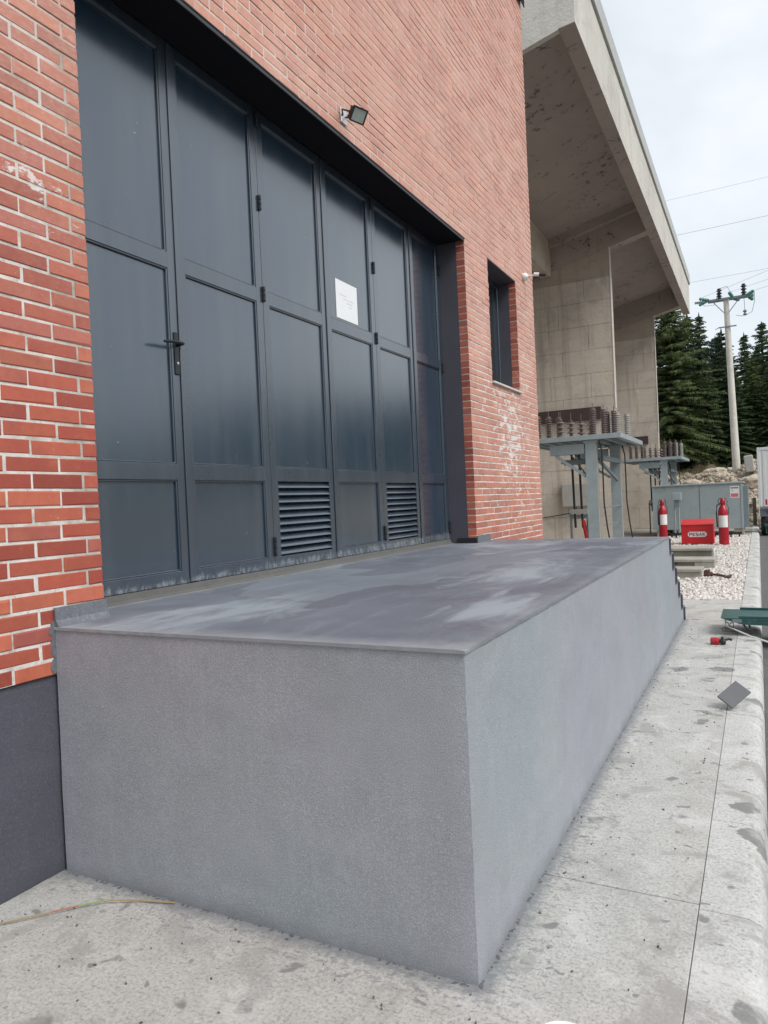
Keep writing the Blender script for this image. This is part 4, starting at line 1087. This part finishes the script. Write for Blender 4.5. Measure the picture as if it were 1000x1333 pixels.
t = tag(B() and thing('x', 'x', 'x'), 'thin white rod lying from under the green trolley out over the road', 'rod'); t.name = 'white_rod'; t.location = (2.9, 8.3, 0)
q = B(); tube(q, [(2.44, 8.70, .09), (2.7, 8.3, .05), (2.9, 8.12, .02), (3.3, 7.8, -.05), (4.2, 7.1, -.115)], .007, 7, taper=.011); part('rod_tube', q, mWhite, t, smooth=True)
# white lid at the bottom edge
t = thing('plastic_bowl', 'white plastic bowl just showing at the bottom edge', 'bowl', (2.275, 2.03, 0))
q = B(); lathe(q, [(.05, .002), (.066, .01), (.080, .035), (.084, .038), (.084, .041), (.080, .041), (.074, .035), (.05, .012), (.02, .010)], (2.275, 2.005, 0), 40); part('bowl_shell', q, mWhite, t, smooth=True)
# reed stalk along the front
t = thing('reed_stalk', 'long dry reed stalk lying on the pavement at the lower left', 'stalk', (.3, 2.0, 0))
def seg(pts_, m_, r): q = B(); tube(q, pts_, r, 6); part('stalk_segment', q, m_, t, smooth=True)
seg([(-.12, 1.58, .010), (.02, 1.70, .012), (.14, 1.79, .012), (.245, 1.905, .014)], mReed, .0030)
seg([(.246, 1.906, .014), (.29, 1.955, .014), (.315, 1.985, .014)], mReedR, .0029)
seg([(.316, 1.986, .014), (.35, 2.02, .015), (.40, 2.06, .016)], mReedG, .0028)
seg([(.401, 2.061, .016), (.52, 2.12, .012), (.66, 2.165, .008)], mReed, .0030)
# cables/mortar crumbs near the foot
cr_pts = [(rs.uniform(0, 2.4), rs.uniform(1.0, 2.15), .003) for _ in range(140)] + [(rs.uniform(1.98, 2.5), rs.uniform(2.3, 9), .003) for _ in range(150)]
cb = scatter('cement_crumbs', cr_pts, [rs.uniform(.002, .007) for _ in cr_pts], mCement, flat=(.4, .7)); stuff(cb)
cb['label'] = 'scattered cement crumbs on the pavement beside the platform'; cb['category'] = 'crumbs'

# ------------------------------------------------------------------ WALL FITTINGS
t = thing('floodlight', 'black floodlight on a bracket above the gate on the brick wall', 'floodlight', (0, 4.98, 4.67))
q = B(); box(q, .003, .014, 4.985, 5.075, 4.60, 4.72, .002); part('wall_plate', q, mAlu, t)
q = B()
for yy in (4.90, 5.06): 
    pass
hc = Vector((.17, 4.98, 4.60))
fr = Matrix.Translation(hc) @ Matrix.Scale(0.78, 4) @ Matrix.Rotation(math.radians(-20), 4, 'Z') @ Matrix.Rotation(math.radians(38), 4, 'Y')
# local +x is the lamp normal
for s_ in (-1, 1):
    a = Vector((.014, 5.03 + s_ * .02, 4.66)); b = fr @ Vector((-.03, s_ * .098, 0))
    mid = Vector((.05, b.y + .02, 4.66))
    tube(q, [a, mid, b], .007, 6)
part('bracket', q, mBlack, t)
q = B(); box(q, -.03, .0, -.088, .088, -.068, .068, .01, mat=fr); part('housing', q, mBlack, t)
q = B()
for k in range(-3, 4): box(q, -.062, -.0305, k * .024 - .003, k * .024 + .003, -.055, .055, mat=fr)
box(q, -.070, -.0625, -.08, .08, -.05, -.04, mat=fr); box(q, -.070, -.0625, -.08, .08, .04, .05, mat=fr)
part('heat_sink', q, mBlack, t)
q = B()
for (a, b, c_, d_) in ((-.092, .092, -.072, -.058), (-.092, .092, .058, .072), (-.092, -.077, -.0575, .0575), (.077, .092, -.0575, .0575)): box(q, .001, .014, a, b, c_, d_, .003, mat=fr)
part('lamp_frame', q, mBlack, t)
q = B(); box(q, .001, .006, -.0765, .0765, -.0572, .0572, mat=fr); part('lamp_glass', q, mLens, t)
t = thing('security_camera', 'small white and black security camera at the far corner of the brick wall', 'camera', (0, 9.95, 4.66))
q = B(); lathe(q, [(.052, .002), (.056, .01), (.052, .045), (.036, .062), (.02, .075)], (0, 9.98, 4.665), 18, axis='x'); part('base', q, mWhite, t, smooth=True)
q = B(); tube(q, [(.07, 9.98, 4.665), (.14, 9.99, 4.665), (.18, 10.0, 4.672)], .014, 8); part('arm', q, mWhite, t, smooth=True)
q = B(); tube(q, [(.15, 9.995, 4.68), (.22, 10.01, 4.67)], .026, 12); part('housing', q, mWhite, t, smooth=True)
q = B(); tube(q, [(.221, 10.01, 4.67), (.31, 10.03, 4.655)], .026, 12); part('hood', q, mBlack, t, smooth=True)

# ------------------------------------------------------------------ POLE AND WIRES
pole = thing('power_pole', 'tall tapered pale concrete power pole with a crossarm of green insulators', 'power pole', (1.93, 40, 0))
q = B(); rings = []
lathe(q, [(.205, 0), (.12, 11.0)], (0, 0, 0), 12)
bmesh.ops.transform(q, matrix=Matrix.Translation((1.95, 40, 0.0)) @ Matrix.Rotation(math.radians(-1.2), 4, 'Y'), verts=q.verts[:]); part('shaft', q, mPole, pole, smooth=True)
q = B(); box(q, .30, 2.95, 39.82, 39.90, 10.92, 11.02); box(q, .9, 2.95, 40.10, 40.18, 10.92, 11.02); 
beam(q, (1.6, 39.86, 10.3), (1.1, 39.86, 10.93), .035, .035); beam(q, (1.85, 39.86, 10.3), (2.35, 39.86, 10.93), .035, .035); part('crossarm', q, mGalvD, pole)
q = B(); box(q, 1.35, 2.15, 39.84, 39.88, 9.55, 9.61); tube(q, [(1.35, 39.86, 9.58), (1.2, 39.8, 9.5)], .02, 6); part('lower_bracket', q, mGalvD, pole)
def strain(a, b):
    q = B(); a = Vector(a); b = Vector(b); d = (b - a); L_ = d.length
    mm = Matrix.Translation(a) @ d.to_track_quat('Z', 'Y').to_matrix().to_4x4()
    n = 4; prof = [(.02, 0)]
    for k in range(n):
        z = L_ * (k + .15) / n; st = L_ / n
        prof += [(.02, z), (.085, z + st * .18), (.075, z + st * .35), (.03, z + st * .5), (.02, z + st * .8)]
    lathe(q, prof, (0, 0, 0), 12, mat=mm); part('glass_insulator', q, mGreenGl, pole, smooth=True)
strain((.95, 39.8, 11.0), (.55, 39.2, 11.0)); strain((2.0, 39.8, 11.02), (1.9, 39.1, 11.06)); strain((2.65, 39.8, 10.97), (2.95, 39.1, 10.97))
strain((.8, 40.2, 11.05), (.45, 40.8, 11.05)); strain((2.05, 40.2, 11.0), (2.3, 40.8, 11.02)); strain((2.75, 40.2, 10.95), (2.9, 40.8, 10.95))
for px_, h in ((1.43, .45), (2.52, .5)):
    q = B(); bushing(q, (px_, 39.86, 11.02), h, .14, 3, .07, .04); part('pin_insulator', q, mBlack, pole, smooth=True)
q = B()
tube(q, [(2.52, 39.86, 10.92), (2.54, 39.86, 10.3)], .012, 5); lathe(q, [(.03, 0), (.10, .05), (.03, .12), (.10, .2), (.03, .28)], (2.54, 39.86, 10.02), 8)
tube(q, [(2.15, 39.86, 10.08), (2.4, 39.86, 10.0), (2.6, 39.86, 10.02), (2.85, 39.86, 10.15), (2.98, 39.6, 10.6), (2.98, 39.2, 10.95)], .012, 5)
tube(q, [(.55, 39.2, 11.0), (.75, 39.6, 10.7), (1.2, 39.8, 10.72), (1.43, 39.86, 11.45)], .012, 5)
tube(q, [(1.43, 39.86, 11.5), (1.8, 39.7, 11.52), (1.95, 39.2, 11.1)], .012, 5)
part('jumper_wires', q, mGalvD, pole)
def wire(lab, a, b, sag, r=.013, y=None):
    a = Vector(a); b = Vector(b); P_ = []
    for k in range(25):
        t_ = k / 24; p_ = a.lerp(b, t_); p_.z -= sag * 4 * t_ * (1 - t_); P_.append(p_)
    o = thing('power_line', lab, 'power line', tuple(a), 'power lines across the sky')
    q = B(); tube(q, P_, r * .6, 5); part('conductor', q, mGalvD, o, smooth=True)
wire('highest thin power line across the upper right sky', (-24, 40, 16.8), (30, 40, 18.0), .9, .009)
wire('clear power line meeting the roof edge halfway down its slope', (-24, 40, 14.9), (30, 40, 16.2), .9, .013)
wire('power line just above the crossarm of the pole', (-24, 42, 13.0), (30, 42, 13.9), .8, .011)
wire('line leaving the left insulator of the pole towards the right', (1.95, 39.1, 11.07), (22, 27, 13.2), .3, .010)
wire('line leaving the right insulator of the pole', (2.95, 39.1, 10.97), (24, 26, 12.6), .3, .010)
wire('line leaving the far left insulator over the road', (.55, 39.2, 11.0), (20, 26, 14.0), .3, .010)

# ------------------------------------------------------------------ BANK, BOULDERS, TREES
ri = random.Random(21)
def boulder(x, y, r, lab, m=mBoulder, sc=(1, 1, .7), z=None):
    q = bmesh.new(); bmesh.ops.create_icosphere(q, subdivisions=3, radius=r)
    ph = [ri.uniform(0, 6) for _ in range(6)]
    for v in q.verts:
        n_ = v.co.normalized()
        f_ = 1 + .16 * math.sin(n_.x * 3.1 + ph[0]) + .14 * math.sin(n_.y * 4.3 + ph[1]) + .12 * math.sin(n_.z * 5 + ph[2]) + .07 * math.sin(n_.x * 9 + n_.y * 7 + ph[3]) + ri.uniform(-.03, .03)
        v.co = Vector((v.co.x * f_ * sc[0], v.co.y * f_ * sc[1], v.co.z * f_ * sc[2]))
    zz = ground_h(x, y) if z is None else z
    o = obj('boulder', q, m, None, False); o.location = (x, y, zz); tag(o, lab, 'boulder', 'boulders on the rubble bank'); return o
boulder(-.05, 38.4, .45, 'pale rounded boulder near the foot of the nearest spruce', sc=(1.2, 1, .7))
boulder(.6, 37.2, .6, 'broad cream boulder in the middle of the bank', sc=(1.6, 1, .55))
boulder(1.2, 36.6, .45, 'flat pale boulder beside the base of the power pole', sc=(1.5, 1, .45))
boulder(-.9, 37.4, .35, 'small pale boulder left on the bank behind the far gantry')
boulder(.9, 39.6, .4, 'greyish boulder at the top of the bank', sc=(1.3, 1, .6))
boulder(2.5, 38.5, .5, 'sandy boulder right of the power pole', sc=(1.1, 1, .7))
boulder(2.75, 36.9, .4, 'pale boulder low on the bank beside the white container')
boulder(-.4, 36.3, .3, 'small brownish boulder low on the bank')
t = thing('stone_block', 'squared grey white stone block standing on the bank right of the pole', 'stone block', (2.25, 39, 2.3))
q = B(); box(q, 2.3, 2.70, 38.8, 39.2, 2.36, 3.16, .04)
bmesh.ops.rotate(q, cent=(2.3, 39, 2.4), matrix=Matrix.Rotation(math.radians(-5), 3, 'Y'), verts=q.verts[:]); bmesh.ops.translate(q, vec=(.0, 0, -.05), verts=q.verts[:])
part('block', q, mPorcL, t)
pts = []; sz = []
for _ in range(5200):
    x = rs.uniform(-6, 8); y = 34.4 + rs.rand() ** 1.3 * 6.5
    pts.append((x, y, ground_h(x, y))); sz.append(rs.uniform(.03, .13) * (1 if rs.rand() < .9 else 1.8))
rub = scatter('rubble', pts, sz, mBoulder, flat=(.5, .9)); stuff(rub); rub['label'] = 'pale stony rubble covering the bank behind the cabinet'; rub['category'] = 'rubble'
# dry grass tufts on the bank top
V, Fc = [], []
for _ in range(9000):
    x = rs.uniform(-8, 10); y = rs.uniform(37.5, 44); h = rs.uniform(.08, .32); z = ground_h(x, y) - .02
    a = rs.uniform(0, 6.3); dx, dy = math.cos(a) * .014, math.sin(a) * .014; lx, ly = rs.uniform(-.1, .1, 2)
    n_ = len(V); V += [(x - dx, y - dy, z), (x + dx, y + dy, z), (x + lx, y + ly, z + h)]; Fc.append((n_, n_ + 1, n_ + 2))
me = bpy.data.meshes.new('dry_grass'); me.from_pydata(V, [], Fc); me.update()
gr = stuff(link('dry_grass', me, mat_simple('dry_grass_blades', (.15, .12, .06), 0.8, var=.5, vs=3))); gr['label'] = 'short dry brown grass on top of the bank'; gr['category'] = 'grass'

def spruce_mesh(seed, h, r, dens=1.0, skirt=0.08):
    rg = np.random.RandomState(seed); V, Fc = [], []
    z = h * skirt
    def tri(a, b, c):
        n_ = len(V); V.extend((a, b, c)); Fc.append((n_, n_ + 1, n_ + 2))
    while z < h * .985:
        t = z / h
        rad = r * (1 - t) ** .82 * (0.82 + .18 * min(1, t / .15)) + .05
        nb = max(4, int((9 if t < .75 else 7) * dens))
        a0 = rg.uniform(0, 6.28)
        for k in range(nb):
            a = a0 + 6.283 * k / nb + rg.uniform(-.25, .25); L = rad * rg.uniform(.5, 1.3) * (.72 + .5 * abs(math.sin(z * 1.7 + a * 1.5 + seed)))
            if rg.rand() < .06: L *= .4
            zz = z + rg.uniform(-.2, .2) * (1 - .5 * t)
            up = .32 * t * L; droop = .42 * (1 - t) * L + .05
            ca, sa = math.cos(a), math.sin(a)
            ns = max(4, int(L / .085))
            for s in range(ns):
                u = (s + .6) / ns
                px = ca * L * u; py = sa * L * u; pz = zz + up * u - droop * u * u + (.18 * droop * max(0, u - .75) * 4)
                tl = (.15 + .34 * (1 - u) * min(1, L)) * rg.uniform(.7, 1.25)
                for sd_ in (-1, 1):
                    ang = a + sd_ * rg.uniform(.6, 1.15)
                    ex = px + math.cos(ang) * tl; ey = py + math.sin(ang) * tl; ez = pz - rg.uniform(.02, .14)
                    w = rg.uniform(.022, .045)
                    mx_ = (px + ex) / 2; my_ = (py + ey) / 2; mz = (pz + ez) / 2
                    tri((px, py, pz + w * .5), (mx_ - math.sin(ang) * w, my_ + math.cos(ang) * w, mz - .01), (ex, ey, ez))
                    tri((px, py, pz), (mx_, my_, mz - w * 1.7), (ex, ey, ez + .01))
                # hanging tuft
                w = .04
                tri((px - sa * w, py + ca * w, pz), (px + sa * w, py - ca * w, pz), (px + rg.uniform(-.03, .03), py + rg.uniform(-.03, .03), pz - rg.uniform(.1, .26)))
        z += (.20 + .12 * (1 - t)) / max(.6, dens) * (1 if h > 6 else .8)
    # leader
    for k in range(8):
        a = k * .8; tri((0, 0, h * .95), (math.cos(a) * .06, math.sin(a) * .06, h * .97), (0, 0, h * 1.01))
    me = bpy.data.meshes.new('needles'); me.from_pydata(V, [], Fc); me.update(); return me
def trunk_bm(h, r0):
    q = B(); tube(q, [(0, 0, -.5), (.02, 0, h * .3), (0, .02, h * .7), (0, 0, h * .98)], r0, 9, taper=.02)
    # dead lower branches
    for k in range(8):
        a = k * 2.4; z = .6 + k * .12
        tube(q, [(0, 0, z), (math.cos(a) * .5, math.sin(a) * .5, z - .05)], .012, 4, taper=.004)
    return q
meshes = [spruce_mesh(1, 10.0, 2.7, 1.25, .13), spruce_mesh(2, 9.5, 1.9), spruce_mesh(3, 10.5, 1.7), spruce_mesh(4, 9.0, 2.0)]
TR = [  # x, y, height, mesh index, material, label
 (-1.35, 44.0, 11.2, 0, mFolL, 'large yellow green spruce in front of the wood, left of the power pole'),
 (-3.1, 46.5, 10.4, 1, mFolD, 'dark spruce partly hidden by the end of the concrete roof'),
 (-4.8, 49, 11.0, 3, mFolB, 'blackish spruce behind the far concrete pier'),
 (-.1, 49.5, 9.9, 2, mFolB, 'slender spruce with a pointed top just left of the power pole'),
 (1.05, 51.5, 9.0, 1, mFolB, 'narrow spruce right behind the power pole'),
 (2.35, 50.5, 8.55, 2, mFolD, 'spire topped spruce immediately right of the power pole'),
 (3.35, 52.0, 9.2, 3, mFolD, 'taller spruce right of the spire topped one'),
 (4.4, 50.0, 8.0, 1, mFolD, 'spruce cut by the right edge above the white container'),
 (-1.9, 53.5, 9.6, 3, mFolB, 'dark spruce deep behind the large yellow green one'),
 (.5, 56, 9.4, 0, mFolB, 'spruce at the back of the wood behind the pole'),
 (2.9, 57, 8.4, 1, mFolB, 'spruce at the back of the wood right of the pole'),
 (5.9, 55, 9.0, 2, mFolB, 'spruce past the right edge at the back of the wood'),
 (1.9, 47.0, 5.6, 3, mFolD, 'low young spruce right of the pole in front of the wood'),
 (3.6, 47.5, 5.9, 0, mFolD, 'low bushy spruce above the white container'),
 (.35, 46.6, 6.6, 1, mFolD, 'mid height spruce between the yellow green one and the pole'),
 (1.35, 49.0, 7.6, 3, mFolD, 'rounded spruce filling the gap behind the pole'),
 (4.0, 53.5, 8.6, 2, mFolB, 'dark spruce behind the one cut by the right edge'),
 (-.9, 51.0, 10.2, 1, mFolB, 'tall dark spruce rising just right of the roof corner'),
 (2.75, 48.3, 6.9, 1, mFolL, 'fresher green spruce right of the pole'),
]
for (x, y, h, mi, m_, lb) in TR:
    src = meshes[mi]; hh = [10.0, 9.5, 10.5, 9.0][mi]; s = h / hh
    z = ground_h(x, y)
    o = thing('spruce_tree', lb, 'tree', (x, y, z), 'spruces behind the bank'); o.rotation_euler = (0, 0, ri.uniform(0, 6))
    c = bpy.data.objects.new('crown', src.copy() if False else src); C.objects.link(c); c.parent = o; c.scale = (s * ri.uniform(1.1, 1.35),) * 2 + (s,)
    if not src.materials: src.materials.append(mFolD)
    c.material_slots[0].link = 'OBJECT'; c.material_slots[0].material = m_
    tk = obj('trunk', trunk_bm(h, .17 * s), mBark, o, smooth=True)
# the wood beyond and on the hillside across the road: one mass
WV, WF = [], []
def wood(pts_):
    global WV, WF
    for (x, y, h) in pts_:
        z = ground_h(x, y); r = h * .2; n_ = 7; lay = 7
        for l_ in range(lay):
            z0 = z + h * (.06 + .88 * l_ / lay); z1 = z + h * min(1.0, .30 + .9 * l_ / lay); rr_ = r * (1 - l_ / lay) + .15
            b0 = len(WV); WV.append((x, y, z1)); ph_ = ri.uniform(0, 6)
            for k in range(n_ * 2):
                a = ph_ + PI * k / n_; q_ = rr_ * (1.15 if k % 2 else .62) * ri.uniform(.8, 1.2)
                WV.append((x + q_ * math.cos(a), y + q_ * math.sin(a), z0 - (.0 if k % 2 else -.25)))
            for k in range(n_ * 2): WF.append((b0, b0 + 1 + k, b0 + 1 + (k + 1) % (n_ * 2)))
wp = []
for _ in range(240): wp.append((ri.uniform(-45, 50), ri.uniform(58, 85), ri.uniform(7.5, 10)))
for _ in range(420): wp.append((ri.uniform(46, 95), ri.uniform(-80, 62), ri.uniform(4, 6.5)))
wood(wp)
me = bpy.data.meshes.new('distant_wood'); me.from_pydata(WV, [], WF); me.update()
dw = stuff(link('distant_wood', me, mFolB)); dw['label'] = 'dark spruce wood closing the view beyond the bank'; dw['category'] = 'wood'

# ------------------------------------------------------------------ CONTAINER AND VEHICLE
t = thing('white_container', 'tall white container at the right edge behind the parked tractor', 'container', (4.0, 33.4, 0))
q = B(); box(q, 2.83, 5.5, 32.6, 35.2, .45, 3.14, .01); part('body', q, mWhite, t)
q = B()
for (a, b, c_, d_) in ((2.81, 2.91, .44, 3.16), (5.44, 5.53, .44, 3.16)): box(q, a, b, 32.575, 32.599, c_, d_, .004)
box(q, 2.912, 5.438, 32.575, 32.599, 3.05, 3.16, .004); box(q, 2.912, 5.438, 32.575, 32.599, .44, .56, .004); part('corner_frame', q, mWhite, t)
q = B()
for k in range(9): box(q, 3.0 + k * .26, 3.0 + k * .26 + .10, 32.585, 32.599, .6, 3.0, .003)
part('corrugation', q, mWhite, t)
for xx in (2.9, 5.2):
    q = B(); box(q, xx, xx + .25, 32.7, 35.0, -.13, .449); part('support', q, mPlinth, t)
t = thing('parked_tractor', 'small dark tractor with a black tyre parked on the road at the right edge', 'tractor', (3.6, 29.5, -.12))
def wheel(cx, cy, r, w):
    q = B(); lathe(q, [(r * .6, 0), (r * .95, .01), (r, w * .2), (r, w * .8), (r * .95, w - .01), (r * .6, w)], (cx, cy, r - .12), 22, axis='x'); wh = part('wheel', q, mTyre, t, smooth=True)
    q = B(); lathe(q, [(.03, -.004), (r * .55, .0), (r * .58, w * .15), (r * .58, w * .85), (r * .55, w + .004), (.03, w + .006)], (cx, cy, r - .12), 18, axis='x'); part('rim', q, mGalvD, wh, smooth=True)
for cx, cy, r, w in ((2.86, 29.0, .40, .24), (4.15, 29.0, .40, .24), (2.92, 30.5, .34, .2), (4.12, 30.5, .34, .2)): wheel(cx, cy, r, w)
q = B(); box(q, 3.14, 4.10, 28.5, 31.2, .15, .5, .02); box(q, 3.25, 4.0, 29.6, 31.1, .501, .95, .05); part('chassis', q, mPlinth, t)
q = B(); box(q, 2.95, 4.35, 28.35, 28.55, .20, .30, .01); box(q, 3.0, 3.05, 28.4, 28.5, -.05, .2); part('tow_bar', q, mGreen, t)
q = B(); prism_x(q, [(28.5, .55), (28.6, .82), (29.4, .88), (29.5, .6), (29.4, .55), (29.3, .75), (28.7, .72)], 2.84, 3.13); part('mudguard', q, mPlinth, t)
q = B(); prism_x(q, [(28.5, .55), (28.6, .82), (29.4, .88), (29.5, .6), (29.4, .55), (29.3, .75), (28.7, .72)], 4.12, 4.42); part('mudguard', q, mPlinth, t)
q = B(); box(q, 3.3, 3.9, 28.7, 29.2, .55, .68, .03); box(q, 3.3, 3.9, 28.62, 28.72, .65, 1.12, .03); part('seat', q, mBlack, t)
q = B(); tube(q, [(3.16, 28.75, .5), (3.16, 28.75, 1.75), (3.3, 28.75, 1.9), (3.95, 28.75, 1.9), (4.06, 28.75, 1.75), (4.06, 28.75, .5)], .03, 8); part('roll_bar', q, mBlack, t, smooth=True)
q = B(); tube(q, [(3.6, 29.9, .95), (3.6, 29.6, 1.25)], .02, 6)
tube(q, [(3.6 + .17 * math.cos(a), 29.58 + .08 * math.sin(a), 1.27 + .15 * math.sin(a)) for a in np.linspace(0, 2 * PI, 17)], .014, 6); part('steering_wheel', q, mBlack, t, smooth=True)
q = B(); box(q, 3.02, 3.08, 28.48, 28.54, .95, 1.15, .01); box(q, 3.10, 3.14, 28.52, 28.56, .5, 1.0); part('rear_lamp', q, mRed, t)
# low litter by the bank foot
t = thing('wooden_post', 'short grey post stub between the cabinet and the white container', 'post', (2.63, 33.9, 0))
q = B(); box(q, 2.58, 2.72, 33.8, 33.95, -.1, 1.15, .02); box(q, 2.1, 2.55, 33.75, 33.9, .75, .9, .02); part('post_stub', q, mSlabF, t)
